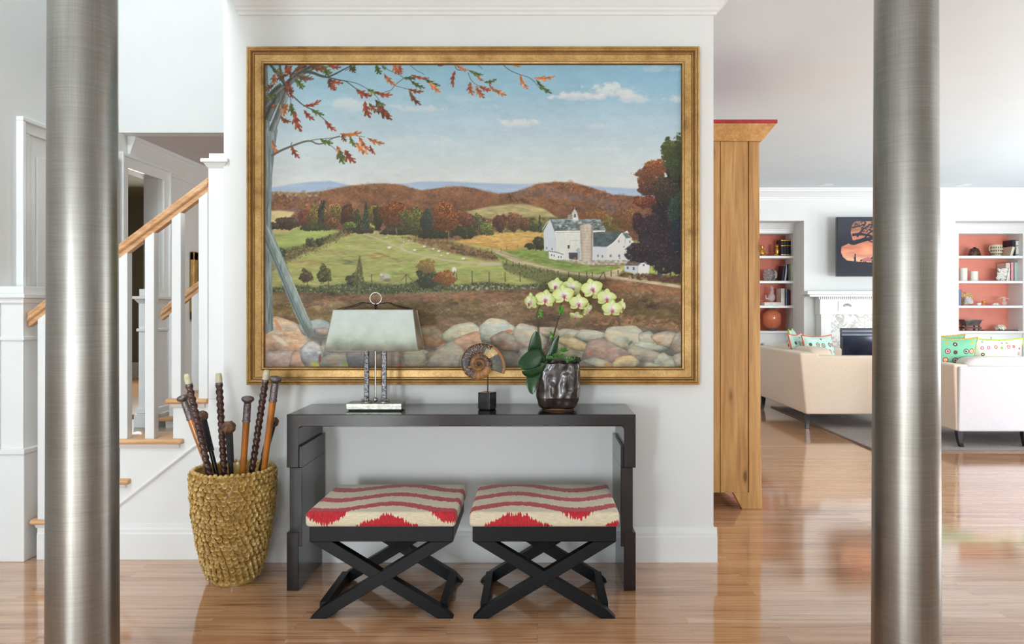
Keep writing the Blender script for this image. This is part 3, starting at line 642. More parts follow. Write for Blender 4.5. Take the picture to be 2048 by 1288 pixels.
    # hedge crossing the left fields
    hedge = [(545, 500), (600, 492), (650, 474), (690, 460), (705, 462), (660, 484), (620, 502), (570, 522), (550, 520)]
    p.poly(hedge, (84, 84, 52), soft=2, a=.8)
    p.fill_dabs(hedge, 420, [(86, 88, 50), (120, 122, 66), (70, 66, 44), (140, 130, 76), (110, 90, 62)], r=(.9, 2.2), a=.7)
    p.fill_dabs([(550, 516), (620, 494), (700, 464), (705, 470), (640, 500), (565, 530)], 160, [(150, 110, 76), (116, 86, 62)], r=(.9, 1.8), asp=1.8, a=.55)
    p.clump(622, 485, 11, 9, [(110, 118, 60)], n=80, r=(.9, 1.9)); p.clump(640, 484, 8, 8, [(96, 92, 54)], n=60, r=(.9, 1.9)); p.clump(560, 505, 12, 10, [(104, 118, 80)], n=90, r=(.9, 1.9), dark=(36, 48, 52))
    # hedge between drive and pasture
    hd = [(1003, 524), (1060, 532), (1120, 545), (1200, 556), (1200, 578), (1120, 575), (1060, 560), (1010, 540)]
    p.poly(hd, (92, 96, 54), soft=2, a=.75)
    p.fill_dabs(hd, 560, [(86, 104, 58), (108, 124, 70), (72, 78, 46), (128, 112, 70), (100, 84, 56)], r=(.9, 2.1), a=.65)
    # bank hedge in front of the pasture
    def bank_top(x): return 567 + 3 * math.sin(x * .05) + (6 if x < 640 else 0) - (4 if 820 < x < 900 else 0)
    bk = [(540, 575)] + [(x, bank_top(x)) for x in range(560, 1190, 15)] + [(1190, 582), (1000, 580), (860, 584), (760, 590), (640, 588), (540, 584)]
    p.poly(bk, (70, 74, 46), soft=2, a=.85)
    p.fill_dabs(bk, 1900, [(74, 88, 50), (96, 110, 62), (56, 60, 40), (128, 128, 88), (92, 72, 50), (60, 76, 54)], r=(.9, 2.2), a=.7, v=.18)
    p.fill_dabs([(900, 570), (1080, 572), (1080, 580), (900, 578)], 50, [(200, 198, 176), (176, 176, 150)], r=(.8, 1.5), asp=2.2, a=.7)
    p.fill_dabs([(560, 572), (900, 576), (900, 586), (560, 588)], 110, [(176, 180, 150), (150, 156, 120)], r=(.6, 1.2), asp=1.2, a=.6)
    p.clump(613, 552, 13, 14, [(130, 92, 58), (108, 96, 54)], n=150, r=(.9, 1.9)); p.clump(649, 548, 14, 18, [(128, 130, 56), (104, 110, 50)], n=190, r=(.9, 1.9)); p.clump(706, 560, 14, 13, [(92, 88, 52)], n=120, r=(.9, 1.9))
    for i in range(330):
        t = rs.rand() ** .7; p.dab(720 + rs.uniform(-1, 1) * 14 * t - 3 * t, lerp(512, 572, t), 1.1, 2.6, p.pick([(92, 92, 54), (112, 110, 66), (70, 74, 46)], .14), .7)
    p.clump(857, 556, 26, 22, [(96, 112, 58), (76, 92, 50)], n=380, r=(.9, 2.)); p.clump(853, 532, 18, 14, [(170, 118, 52), (186, 134, 60), (156, 128, 60)], n=170, r=(.9, 1.9), dark=(110, 92, 52), a=.65)
    p.clump(890, 556, 22, 15, [(186, 108, 42), (172, 98, 44)], n=260, r=(.9, 1.9), dark=(96, 62, 38))
    # near brown field
    near = [(526, 588), (640, 588), (760, 592), (860, 586), (1000, 580), (1190, 578), (1230, 556), (1366, 572), (1366, 737), (526, 737)]
    near = [(526, 584), (640, 586), (760, 590), (860, 585), (1000, 580), (1160, 577), (1210, 556), (1290, 566), (1366, 575), (1366, 737), (526, 737)]
    p.poly(near, (132, 98, 68), (112, 88, 60), n=.09, ns=(60, 14), soft=1, seed=17)
    brown = [(136, 102, 74), (116, 88, 62), (154, 118, 86), (98, 78, 58), (120, 104, 62), (92, 74, 62), (164, 132, 98), (108, 96, 58), (126, 94, 80)]
    N1 = p.fbm(70, 16, 41, 3)
    def shn(x, yy):
        xi, yi = min(max(int(x - X0), 0), PW - 1), min(max(int(yy - Y0), 0), PH - 1)
        v = N1[yi, xi]; return (.97 + .2 * v) * np.array([1, 1 + .02 * v, 1])
    p.fill_dabs(near, 1500, brown, r=(2.5, 6), asp=2.6, a=.3, v=.1, angv=.12, shade=shn)
    p.fill_dabs(near, 9000, brown, r=(.8, 1.8), asp=2.0, a=.38, v=.14, angv=.5, shade=shn)
    p.fill_dabs([(640, 592), (1180, 580), (1180, 594), (900, 602), (640, 606)], 500, [(172, 116, 80), (160, 108, 74), (148, 102, 72)], r=(1, 2.4), asp=3, a=.34, angv=.12)
    p.fill_dabs([(545, 615), (760, 612), (960, 596), (960, 625), (760, 650), (545, 650)], 500, [(128, 112, 50), (110, 98, 46), (140, 120, 60)], r=(1.2, 2.8), asp=2.6, a=.4)
    p.fill_dabs([(1150, 600), (1360, 625), (1360, 645), (1150, 625)], 200, [(110, 100, 56), (98, 84, 48)], r=(1.4, 2.8), asp=3, a=.4)
    p.fill_dabs([(1240, 562), (1366, 578), (1366, 592), (1200, 575)], 200, [(168, 106, 72), (180, 120, 84)], r=(1, 2.2), asp=3, a=.5)
    p.fill_dabs([(1180, 622), (1360, 640), (1360, 660), (1180, 650)], 160, [(178, 130, 84), (160, 110, 72)], r=(1.2, 2.8), asp=2.5, a=.45)
    p.poly([(1232, 552), (1364, 571), (1364, 577), (1240, 558)], (200, 178, 140), n=.05)
    # fence posts
    for x, t_, b_ in [(944, 542, 566), (978, 544, 566), (1010, 544, 564), (1040, 546, 564), (913, 546, 560), (743, 548, 566), (812, 548, 570), (615, 552, 572), (657, 550, 574), (577, 552, 566), (697, 554, 566)]: p.line([(x, t_), (x + .5, b_)], 1.6, 2, (78, 64, 48), .85)
    p.line([(814, 549), (826, 562)], 1.2, 1.2, (84, 66, 48), .8); p.line([(813, 549), (801, 562)], 1.2, 1.2, (84, 66, 48), .8)
    for x, yb in [(895, 486), (905, 490), (925, 495), (946, 500), (960, 501), (975, 502), (984, 503), (1002, 502), (1013, 499), (1035, 495), (1055, 491), (970, 510), (978, 513), (986, 516), (995, 519)]: p.line([(x, yb - 6), (x, yb + 1)], 1.1, 1.3, (84, 68, 50), .8)
    for x, yb in [(1013, 530), (1026, 533), (1038, 535), (1051, 538), (1079, 545), (1095, 548), (1116, 551), (1137, 553), (1158, 554), (1173, 552), (1184, 553)]: p.line([(x, yb - 10), (x, yb)], 1.8, 1.8, (84, 70, 54), .85)
    p.line([(1207, 543), (1196, 560)], 1.8, 1.8, (90, 76, 58)); p.line([(1207, 543), (1212, 560)], 2, 2, (90, 76, 58)); p.line([(1222, 541), (1222, 553)], 2.4, 2.4, (84, 70, 54)); p.line([(1236, 540), (1236, 548)], 2, 2, (84, 70, 54))
    # bushes by the barn
    p.clump(1078, 487, 14, 14, [(86, 88, 48), (70, 74, 46)], n=160, r=(.9, 2)); p.clump(1060, 492, 10, 6, [(84, 80, 46)], n=60, r=(.9, 1.8))
    p.clump(1222, 446, 22, 16, [(150, 148, 66), (136, 124, 58)], n=240, r=(1.2, 2.4), dark=(84, 72, 44)); p.clump(1190, 432, 30, 10, [(150, 104, 56)], n=140, r=(1.2, 2.4), dark=(110, 74, 48)); p.clump(1250, 438, 26, 22, [(160, 98, 60), (140, 100, 56)], n=260, r=(1.2, 2.6), dark=(88, 66, 46))
    # barn
    p.poly([(1102, 438), (1200, 438), (1212, 461), (1110, 463)], (132, 142, 140), (112, 120, 118), n=.16, ns=(10, 4), seed=22)
    p.fill_dabs([(1108, 442), (1200, 442), (1208, 458), (1114, 459)], 90, [(78, 86, 82), (96, 104, 100), (176, 184, 180)], r=(.7, 1.6), asp=2.4, a=.7, angv=.2)
    p.poly([(1087, 462), (1101, 437), (1110, 464), (1111, 505), (1088, 501)], (206, 212, 216), (196, 202, 206))
    p.line([(1084, 460), (1100, 436), (1110, 464)], 1.8, 1.8, (184, 190, 182)); p.line([(1101, 437), (1110, 463)], 2.4, 2.4, (96, 110, 112))
    p.poly([(1110, 463), (1158, 462), (1210, 461), (1210, 464), (1186, 465), (1186, 520), (1127, 520), (1111, 506)], (222, 220, 208), (212, 212, 204), n=.012, ns=(3, 20))
    p.line([(1110, 463), (1210, 462)], 2, 2, (238, 236, 226)); p.line([(1111, 465), (1206, 464)], .9, .9, (130, 134, 134), .8)
    p.line([(1140, 481), (1158, 481)], 1, 1, (168, 166, 156), .8); p.line([(1140, 481), (1140, 500)], .8, .8, (186, 184, 174), .8)
    p.poly([(1135, 490), (1139, 490), (1139, 497), (1135, 497)], (66, 70, 72)); p.poly([(1137, 505), (1155, 505), (1155, 519), (1138, 518)], (78, 80, 86), (60, 56, 56))
    p.dab(1150, 516, 4, 1.6, (176, 110, 60), .8); p.poly(smooth_poly([(1151, 500), (1158, 494), (1160, 504), (1159, 519), (1155, 519), (1155, 504)]), (150, 162, 172), a=.8)
    p.poly([(1097, 503), (1112, 504), (1127, 509), (1127, 519), (1112, 520), (1098, 517)], (222, 222, 216)); p.line([(1096, 502), (1112, 504), (1127, 509)], 1.6, 1.4, (92, 98, 100))
    for x, yy in [(1102, 508), (1107, 509), (1116, 512), (1121, 512), (1103, 496), (1092, 494)]: p.poly([(x, yy), (x + 1.8, yy), (x + 1.8, yy + 4), (x, yy + 4)], (86, 88, 86))
    # cupola
    p.poly([(1144, 426), (1154, 426), (1157, 441), (1145, 441)], (222, 220, 212)); p.poly([(1147, 428), (1152, 428), (1152, 435), (1147, 435)], (110, 120, 120)); p.poly([(1149, 417), (1155, 427), (1143, 427)], (196, 192, 186)); p.line([(1149, 413), (1149, 420)], .8, 1.4, (170, 168, 160))
    p.poly([(1135, 430), (1143, 428), (1144, 440), (1136, 440)], (172, 180, 178), a=.6)
    # low wing and its roof
    p.poly([(1186, 470), (1194, 464), (1245, 462), (1238, 472), (1226, 488), (1215, 493), (1186, 493)], (84, 96, 98), (74, 86, 90), n=.07, ns=(8, 4))
    p.poly([(1186, 493), (1214, 494), (1213, 521), (1184, 521)], (206, 208, 210)); p.line([(1186, 493), (1215, 494)], 1.4, 1.4, (170, 176, 176))
    p.poly([(1213, 494), (1228, 484), (1243, 466), (1254, 470), (1266, 482), (1282, 505), (1270, 521), (1213, 521)], (222, 220, 210), (212, 212, 206))
    p.line([(1214, 495), (1229, 484), (1240, 470), (1245, 465), (1256, 470), (1264, 478)], 2, 1.6, (236, 234, 224))
    p.poly([(1244, 466), (1252, 467), (1262, 475), (1252, 477)], (88, 112, 112)); p.poly([(1248, 465), (1254, 461), (1258, 467)], (226, 224, 214)); p.line([(1250, 476), (1250, 487)], 1, 1, (150, 156, 156))
    for x, yy, w in [(1219, 509, 4), (1236, 509, 4), (1250, 509, 4), (1194, 509, 3), (1203, 510, 3), (1236, 480, 2.5), (1258, 481, 2.5)]: p.poly([(x, yy), (x + w, yy), (x + w, yy + 5), (x, yy + 5)], (120, 124, 120))
    # stone foot and silo
    p.poly([(1110, 519), (1180, 520), (1250, 520), (1260, 524), (1258, 530), (1180, 531), (1150, 526)], (176, 164, 142), n=.12, ns=(5, 3)); p.line([(1180, 532), (1250, 530)], 2.5, 2, (140, 96, 66), .7)
    sx0, sx1 = 1159.5, 1186
    r = p.mask([(sx0, 451), (1166, 448.5), (1180, 448.5), (sx1, 451), (sx1 - 2, 523), (1162, 523)])
    x0, y0, x1, y1, m = r; u = np.clip((np.arange(x0, x1) + X0 - sx0) / (sx1 - sx0), 0, 1)[None, :, None]
    C = lerp(np.array([170, 152, 134]) / 255., np.array([206, 190, 168]) / 255., np.clip(u * 2.2, 0, 1)) * np.where(u > .72, 1 - .35 * (u - .72) / .28, 1)
    C = np.broadcast_to(C, (y1 - y0, x1 - x0, 3)) * (1 + .03 * p.fbm(6, 12, 44)[y0:y1, x0:x1, None]); im[y0:y1, x0:x1] = lerp(im[y0:y1, x0:x1], C, m[..., None])
    for k in range(11): p.line([(sx0 + 1, 456 + k * 6), (1173, 457 + k * 6), (sx1 - 1, 456 + k * 6)], .6, .6, (134, 114, 98), .5)
    p.line([(1183, 452), (1183, 522)], .9, .9, (130, 110, 94), .6)
    # shed
    p.poly([(1250, 529), (1262, 518), (1288, 519), (1276, 531), (1250, 531)], (112, 100, 84), (96, 84, 72), n=.08, ns=(6, 3)); p.poly([(1248, 531), (1276, 531), (1275, 547), (1249, 542)], (200, 206, 210)); p.poly([(1276, 531), (1288, 520), (1299, 530), (1297, 547), (1276, 548)], (224, 224, 220))
    p.line([(1275, 532), (1288, 519), (1300, 531)], 1.5, 1.5, (150, 160, 166)); p.poly([(1285, 528), (1289, 528), (1289, 532), (1285, 532)], (100, 110, 112)); p.poly([(1253, 533), (1257, 533), (1257, 538), (1253, 538)], (96, 104, 108)); p.poly([(1265, 534), (1269, 534), (1269, 540), (1265, 540)], (96, 104, 108))
    p.poly([(1257, 556), (1266, 546), (1270, 549), (1262, 556)], (196, 200, 196)); p.fill_dabs([(1240, 546), (1300, 548), (1366, 552), (1366, 566), (1290, 560), (1240, 553)], 160, [(92, 60, 46), (120, 76, 54), (74, 52, 44)], r=(1, 2.2), asp=2, a=.7)
    p.poly([(1290, 548), (1366, 552), (1366, 570), (1300, 560)], (84, 56, 44), n=.1, soft=2, a=.7)
    # great maple on the right
    dk = (38, 34, 40)
    p.line([(1319, 530), (1319, 552)], 8, 9, (62, 74, 88)); p.line([(1340, 530), (1341, 550)], 3, 3, (66, 64, 66))
    for cx, cy, rx, ry, n in [(1345, 480, 34, 62, 900), (1312, 470, 40, 50, 900), (1300, 506, 44, 24, 650), (1345, 530, 40, 16, 300), (1276, 500, 22, 14, 220), (1335, 400, 36, 50, 700), (1350, 340, 20, 50, 400)]:
        p.clump(cx, cy, rx, ry, [(62, 46, 52), (54, 44, 54), (78, 54, 44), (50, 52, 54)], n=n, r=(1.3, 2.8), dark=dk, a=.7, lx=-.3)
    for cx, cy, rx, ry, cols, n, d2 in [(1303, 362, 28, 30, [(140, 84, 52), (166, 96, 52), (120, 80, 54)], 520, (70, 50, 42)), (1312, 334, 22, 16, [(190, 108, 56), (170, 92, 50)], 220, (96, 62, 44)), (1290, 348, 18, 12, [(156, 92, 56)], 110, (84, 58, 46)), (1298, 378, 22, 12, [(110, 72, 58)], 160, (60, 44, 44)), (1290, 404, 24, 12, [(150, 78, 46), (176, 88, 46)], 150, (60, 40, 40)),
                                      (1348, 320, 18, 40, [(104, 112, 60), (84, 96, 58)], 420, (44, 52, 40)), (1335, 300, 14, 22, [(130, 134, 66), (96, 104, 54)], 150, (54, 58, 40)), (1350, 410, 16, 44, [(78, 96, 76), (66, 84, 66)], 380, (34, 44, 44)), (1340, 292, 16, 8, [(110, 118, 58)], 60, (60, 64, 40)), (1358, 292, 10, 24, [(84, 96, 52)], 90, (50, 56, 40)),
                                      (1330, 380, 24, 26, [(96, 78, 54), (82, 74, 52)], 300, (44, 42, 42)), (1275, 440, 10, 14, [(86, 50, 50)], 70, (44, 34, 44)), (1352, 470, 12, 40, [(44, 54, 66)], 120, (30, 36, 46))]:
        p.clump(cx, cy, rx, ry, cols, n=n, r=(1.1, 2.5), dark=d2, a=.75, lx=-.3)
    for _ in range(120): 
        x, yy = rs.uniform(1265, 1340), rs.uniform(420, 520); p.dab(x, yy, 1.5, 1.1, p.pick([(150, 72, 48), (110, 60, 50), (84, 60, 70)]), .6)
    # rock wall along the bottom
    p.poly([(526, 668), (560, 640), (640, 660), (730, 668), (830, 655), (880, 668), (935, 648), (1000, 650), (1070, 655), (1180, 662), (1266, 655), (1366, 662), (1366, 740), (526, 740)], (122, 110, 96), (96, 92, 86), n=.12, soft=2)
    p.fill_dabs([(526, 668), (730, 672), (1366, 668), (1366, 736), (526, 736)], 500, [(120, 112, 98), (96, 90, 82), (104, 106, 84), (130, 108, 94), (84, 92, 92)], r=(3, 7), asp=1.6, a=.35)
    sand, cream, pink, grey, grn, tan = (190, 176, 152), (206, 198, 172), (186, 146, 120), (150, 150, 146), (170, 178, 158), (196, 162, 118)
    R = [([(528, 660), (552, 638), (590, 650), (608, 672), (624, 688), (600, 700), (560, 702), (528, 710)], (206, 160, 124), (226, 206, 180)), ([(600, 650), (640, 640), (662, 650), (664, 672), (640, 678), (610, 668)], (160, 164, 158), (190, 196, 188)), ([(622, 660), (650, 655), (662, 662), (650, 672), (628, 668)], (184, 150, 134), None),
         ([(528, 706), (582, 702), (590, 712), (575, 734), (528, 735)], (176, 148, 144), (206, 190, 184)), ([(586, 706), (604, 703), (622, 735), (580, 735)], (178, 140, 120), None), ([(602, 700), (618, 685), (634, 684), (644, 704), (640, 730), (618, 734), (606, 720)], (150, 154, 166), (204, 206, 206)),
         ([(642, 722), (660, 708), (690, 706), (706, 722), (700, 735), (646, 735)], (140, 138, 128), None), ([(696, 704), (740, 702), (760, 715), (750, 735), (702, 735)], (136, 122, 124), None), ([(752, 712), (790, 702), (830, 708), (850, 730), (800, 736), (756, 734)], (152, 132, 112), None), ([(806, 706), (840, 695), (850, 715), (836, 732), (812, 730)], (168, 152, 126), (190, 180, 140)),
         ([(838, 657), (870, 653), (890, 680), (872, 692), (846, 696), (838, 680)], (178, 132, 92), (196, 180, 148)), ([(888, 668), (910, 652), (940, 647), (960, 662), (945, 672), (905, 684), (888, 680)], (192, 190, 160), (216, 214, 184)), ([(908, 680), (950, 665), (966, 672), (974, 692), (950, 704), (918, 696)], (196, 142, 108), None),
         ([(856, 728), (872, 704), (902, 686), (922, 700), (926, 720), (905, 735), (860, 735)], (168, 156, 138), (190, 180, 158)), ([(918, 734), (922, 712), (940, 706), (960, 734)], (160, 150, 132), None), ([(962, 655), (980, 640), (1005, 642), (1026, 656), (1022, 666), (990, 672), (980, 690), (966, 680)], (196, 198, 178), (220, 220, 200)),
         ([(984, 676), (1008, 664), (1034, 676), (1050, 690), (1030, 704), (1004, 698), (988, 686)], (166, 130, 110), (196, 172, 146)), ([(1030, 662), (1042, 650), (1070, 656), (1090, 680), (1080, 700), (1052, 692), (1032, 676)], (190, 178, 156), (214, 208, 186)), ([(1002, 704), (1030, 706), (1050, 722), (1046, 735), (1010, 735)], (150, 138, 122), None), ([(1040, 700), (1064, 696), (1080, 712), (1070, 728), (1050, 720)], (146, 150, 146), None),
         ([(1070, 656), (1110, 655), (1120, 668), (1090, 672)], (200, 180, 152), None), ([(1108, 664), (1130, 658), (1160, 663), (1150, 674), (1120, 676)], (196, 190, 168), None), ([(1152, 672), (1164, 660), (1190, 662), (1208, 668), (1196, 680), (1160, 680)], (200, 192, 166), (216, 210, 186)), ([(1118, 680), (1136, 672), (1178, 690), (1172, 702), (1140, 696)], (206, 182, 128), (222, 206, 160)),
         ([(1104, 684), (1124, 690), (1170, 712), (1160, 722), (1120, 706)], (168, 162, 136), None), ([(1166, 725), (1180, 686), (1200, 680), (1240, 692), (1260, 706), (1250, 722), (1212, 728), (1190, 716)], (160, 128, 116), (188, 160, 142)), ([(1212, 672), (1220, 657), (1266, 654), (1280, 664), (1278, 690), (1256, 698), (1232, 688)], (196, 190, 164), (214, 208, 182)),
         ([(1278, 668), (1300, 664), (1312, 680), (1300, 690), (1280, 686)], (170, 170, 152), None), ([(1302, 672), (1330, 664), (1350, 668), (1340, 694), (1318, 690)], (192, 164, 138), None), ([(1340, 692), (1350, 670), (1366, 664), (1366, 700), (1350, 702)], (172, 156, 138), (196, 188, 168)), ([(1262, 684), (1290, 684), (1330, 694), (1322, 700), (1280, 696)], (180, 186, 164), None),
         ([(1258, 702), (1270, 692), (1310, 704), (1322, 710), (1300, 722), (1264, 716)], (178, 166, 146), (196, 184, 162)), ([(1306, 722), (1326, 706), (1344, 720), (1352, 735), (1316, 735)], (168, 174, 156), None), ([(1222, 734), (1236, 716), (1260, 712), (1276, 724), (1260, 736), (1226, 736)], (208, 180, 128), (222, 204, 160)), ([(1286, 735), (1296, 726), (1318, 730), (1320, 736)], (190, 188, 168), None),
         ([(1156, 724), (1190, 716), (1218, 726), (1222, 736), (1150, 736)], (170, 172, 152), None), ([(1346, 712), (1366, 706), (1366, 736), (1352, 736)], (160, 160, 146), None), ([(1130, 712), (1160, 720), (1200, 736), (1140, 736)], (150, 152, 136), None)]
    for i in range(150):
        x, yy = rs.uniform(526, 1366), rs.uniform(668, 740); w_, h_ = rs.uniform(14, 34), rs.uniform(8, 17); t0 = rs.uniform(-.3, .3)
        if yy - h_ < 664: continue
        q = [(x + w_ * math.cos(t + t0) * rs.uniform(.8, 1.1), yy + h_ * math.sin(t + t0 * .5) * rs.uniform(.75, 1.1)) for t in np.linspace(0, 6.28, 8)[:-1]]
        p.rock(q, np.array([sand, pink, grey, grn, tan, cream][rs.randint(6)]) * rs.uniform(.68, .86), seed=60 + i % 5)
    for i, (pts, c, hi) in enumerate(R): p.rock(pts, c, hi, seed=60 + i % 5)
    for x, yy, w, h, c, an in [(884, 684, 9, 3.5, (178, 92, 44), -.4), (1018, 662, 9, 3.5, (200, 112, 56), 0), (1062, 702, 6, 4, (186, 96, 60), .3), (1214, 729, 8, 4, (196, 128, 66), 0), (1180, 706, 5, 2.5, (196, 110, 60), 0), (630, 728, 9, 5, (190, 178, 52), .3), (690, 727, 8, 4, (130, 156, 52), .5), (640, 716, 3, 9, (130, 60, 46), .1), (800, 730, 7, 4, (186, 104, 60), 0), (668, 723, 12, 3, (184, 128, 96), 0), (1260, 686, 7, 3, (84, 122, 92), -.8), (560, 680, 20, 5, (236, 222, 200), .6), (556, 650, 4, 16, (226, 150, 96), -.5)]:
        p.dab(x, yy, w, h, c, .8, an)
    # tree: limbs and the leaning lower trunk
    bark = (112, 126, 126)
    def limb(pts, w0, w1, c=bark):
        p.line(pts, w0, w1, c, n=.08)
        off = lambda d: [(x + d, yy) for x, yy in pts]
        p.line(off(-w0 * .28), w0 * .35, w1 * .35, np.array(c) * .58, .6); p.line(off(w0 * .26), w0 * .2, w1 * .2, (176, 170, 156), .5)
        for k in range(7): d = rs.uniform(-.4, .4) * w0; p.line(off(d), .9, .6, np.array(c) * rs.choice([.6, 1.35]), .35)
    limb([(529, 130), (532, 220), (533, 320)], 12, 16, (98, 112, 116))
    p.poly([(528, 262), (541, 252), (551, 238), (556, 262), (550, 300), (544, 360), (542, 470), (545, 560), (547, 660), (528, 670)], (128, 142, 142), n=.1, ns=(3, 30), seed=77)
    for k in range(46):
        x = rs.uniform(528, 545); y0_ = rs.uniform(270, 600); p.line([(x, y0_), (x + rs.uniform(-1, 2), y0_ + 60)], .9, .6, [(74, 90, 96), (176, 184, 180), (92, 100, 98), (150, 140, 124)][rs.randint(4)], .4)
    limb([(534, 240), (552, 200), (574, 168), (606, 144), (640, 128)], 16, 10, (84, 92, 86))
    limb([(544, 262), (562, 218), (574, 184), (582, 172)], 14, 13, (120, 126, 120))
    limb([(528, 215), (548, 186), (566, 172)], 16, 16, (86, 92, 84))
    limb([(575, 175), (556, 148), (540, 128)], 8, 4, (70, 78, 74)); limb([(568, 165), (562, 146), (560, 128)], 7, 3, (80, 84, 78)); limb([(582, 155), (600, 134), (612, 126)], 9, 6, (76, 80, 74))
    tw = (70, 76, 70)
    p.line([(600, 143), (625, 145), (640, 152), (655, 155)], 7, 4, tw); p.line([(655, 155), (672, 148), (690, 138), (706, 130)], 4, 1.6, tw); p.line([(690, 142), (704, 135)], 1.6, 1, tw)
    p.line([(655, 155), (680, 161), (692, 162), (712, 178), (724, 183)], 3, 1.2, tw); p.line([(692, 162), (715, 167), (735, 178)], 1.4, 1, tw); p.line([(735, 178), (752, 190), (760, 205)], 1.2, 1, tw); p.line([(770, 184), (782, 182), (790, 170), (808, 157)], 1.2, 1, tw); p.line([(790, 172), (806, 176), (820, 180)], 1, .8, tw)
    p.line([(760, 127), (774, 140), (798, 149), (812, 160)], 1.2, 1, tw); p.line([(580, 186), (594, 200), (608, 212), (626, 220), (645, 235), (652, 243)], 3, 1.2, tw); p.line([(574, 188), (582, 196), (582, 208)], 1.6, 1, tw)
    p.line([(543, 312), (560, 302), (585, 292), (606, 284), (622, 281), (634, 289), (650, 287), (662, 278), (680, 272)], 5, 1.6, (96, 96, 86)); p.line([(622, 281), (640, 278), (668, 276), (700, 270), (730, 274)], 1.4, .9, tw); p.line([(652, 284), (668, 296), (676, 304)], 1.2, 1, tw); p.line([(582, 290), (585, 284)], 2, 1, tw)
    p.line([(540, 168), (546, 165), (552, 170)], 1.4, 1, tw); p.line([(604, 156), (616, 154), (622, 148)], 1.4, 1, tw)
    p.line([(909, 127), (913, 142), (940, 140), (962, 150)], 1.6, 1, tw); p.line([(936, 145), (942, 162), (956, 172), (975, 180)], 1.2, .8, tw); p.line([(955, 130), (965, 138)], 1, .8, tw); p.line([(1003, 128), (1020, 142), (1040, 150), (1062, 156), (1082, 180)], 1.6, .8, tw); p.line([(818, 128), (830, 140), (850, 150)], 1, .8, tw)
    O, Rr, G, B, P2 = (178, 98, 60), (150, 72, 46), (86, 106, 56), (112, 72, 50), (196, 116, 66)
    LV = [(572, 130, 1.0, 26, 9, Rr), (585, 132, 2.2, 20, 7, Rr), (545, 140, .2, 24, 8, (112, 116, 70)), (550, 148, 1.5, 22, 9, O), (640, 130, .5, 30, 9, G), (650, 132, 1.1, 24, 8, G), (620, 132, .1, 34, 9, B), (655, 130, .1, 28, 6, Rr), (700, 130, .9, 20, 7, B), (710, 128, 1.6, 16, 6, G),
          (590, 150, .2, 32, 9, (104, 96, 60)), (605, 152, .2, 24, 6, B), (590, 158, .6, 26, 9, G), (596, 160, 1.0, 22, 6, (90, 100, 54)), (576, 160, 1.2, 26, 8, Rr), (582, 178, 1.3, 20, 6, Rr), (548, 170, 2.4, 20, 8, B), (553, 190, 2.6, 26, 9, (98, 102, 58)), (575, 150, 2.6, 24, 9, B), (615, 132, 2.6, 30, 8, B), (568, 175, .3, 22, 10, (120, 70, 50)),
          (656, 158, .2, 32, 7, Rr), (656, 160, .9, 26, 8, B), (664, 165, 1.0, 18, 6, Rr), (712, 180, .3, 34, 9, Rr), (734, 178, .3, 26, 7, (104, 124, 62)), (750, 184, .1, 36, 7, Rr), (730, 202, 1.2, 36, 10, Rr), (738, 206, .7, 28, 7, B), (752, 202, .85, 46, 10, B), (762, 208, .9, 40, 8, Rr), (750, 200, .4, 24, 6, G),
          (768, 148, .7, 34, 7, P2), (752, 130, 1.0, 22, 8, G), (764, 132, .5, 12, 5, G), (788, 126, 1.0, 26, 10, O), (800, 130, 1.3, 20, 7, O), (808, 156, -.15, 28, 7, (76, 96, 62)), (822, 150, .1, 38, 5, Rr), (822, 162, .4, 32, 6, G), (850, 158, .35, 34, 7, G), (858, 164, .65, 32, 7, P2), (816, 178, .1, 32, 6, Rr), (818, 182, .8, 38, 7, B),
          (607, 213, -.4, 38, 6, Rr), (608, 220, .7, 30, 6, Rr), (622, 218, .35, 30, 7, G), (650, 240, .7, 32, 7, Rr), (582, 206, 1.2, 30, 9, G), (576, 208, 1.8, 26, 9, P2), (590, 222, 1.2, 44, 10, Rr), (572, 208, 2.3, 20, 6, (150, 120, 80)), (562, 236, .3, 22, 6, B), (554, 212, 2.7, 12, 5, Rr), (562, 232, .8, 18, 5, Rr),
          (545, 280, 1.1, 30, 6, P2), (583, 292, .9, 30, 7, Rr), (640, 278, .25, 28, 8, G), (680, 268, -.15, 44, 7, P2), (684, 270, .9, 16, 6, B), (700, 272, 1.0, 26, 6, G), (718, 274, .8, 38, 7, O), (735, 276, .25, 36, 6, P2), (712, 285, .7, 34, 8, P2), (674, 292, .95, 38, 10, P2), (680, 300, 1.2, 30, 10, G), (690, 300, .8, 34, 10, Rr), (740, 290, 1.0, 22, 5, Rr),
          (910, 142, 1.6, 34, 6, Rr), (912, 130, .35, 28, 5, P2), (938, 142, .2, 30, 5, G), (940, 164, 1.3, 28, 8, O), (952, 172, .9, 30, 7, O), (958, 172, .3, 26, 6, Rr), (952, 150, .6, 20, 4, P2), (968, 165, -.3, 26, 5, G), (978, 168, .8, 22, 4, O), (988, 178, .4, 28, 6, P2),
          (1040, 150, 1.0, 34, 6, P2), (1068, 156, -.15, 42, 6, P2), (1072, 160, .65, 42, 6, G), (1024, 128, .2, 18, 4, P2), (870, 128, .1, 18, 3, B)]
    for x, yy, a_, L_, W_, c in LV:
        p.leaf(x, yy, a_, L_ * .97, W_ * .82, tuple(np.clip(np.array(c) * rs.uniform(.9, 1.1), 0, 255)))
    limb([(531, 455), (548, 500), (568, 545), (590, 600), (610, 645), (626, 672)], 22, 22, (132, 150, 146))
    p.poly(smooth_poly([(604, 640), (620, 655), (650, 672), (660, 690), (640, 690), (618, 676)]), (110, 108, 100), a=.7, soft=2)
    p.line([(533, 450), (552, 492), (575, 540), (598, 592), (618, 640)], 2, 1.5, (206, 212, 204), .6)
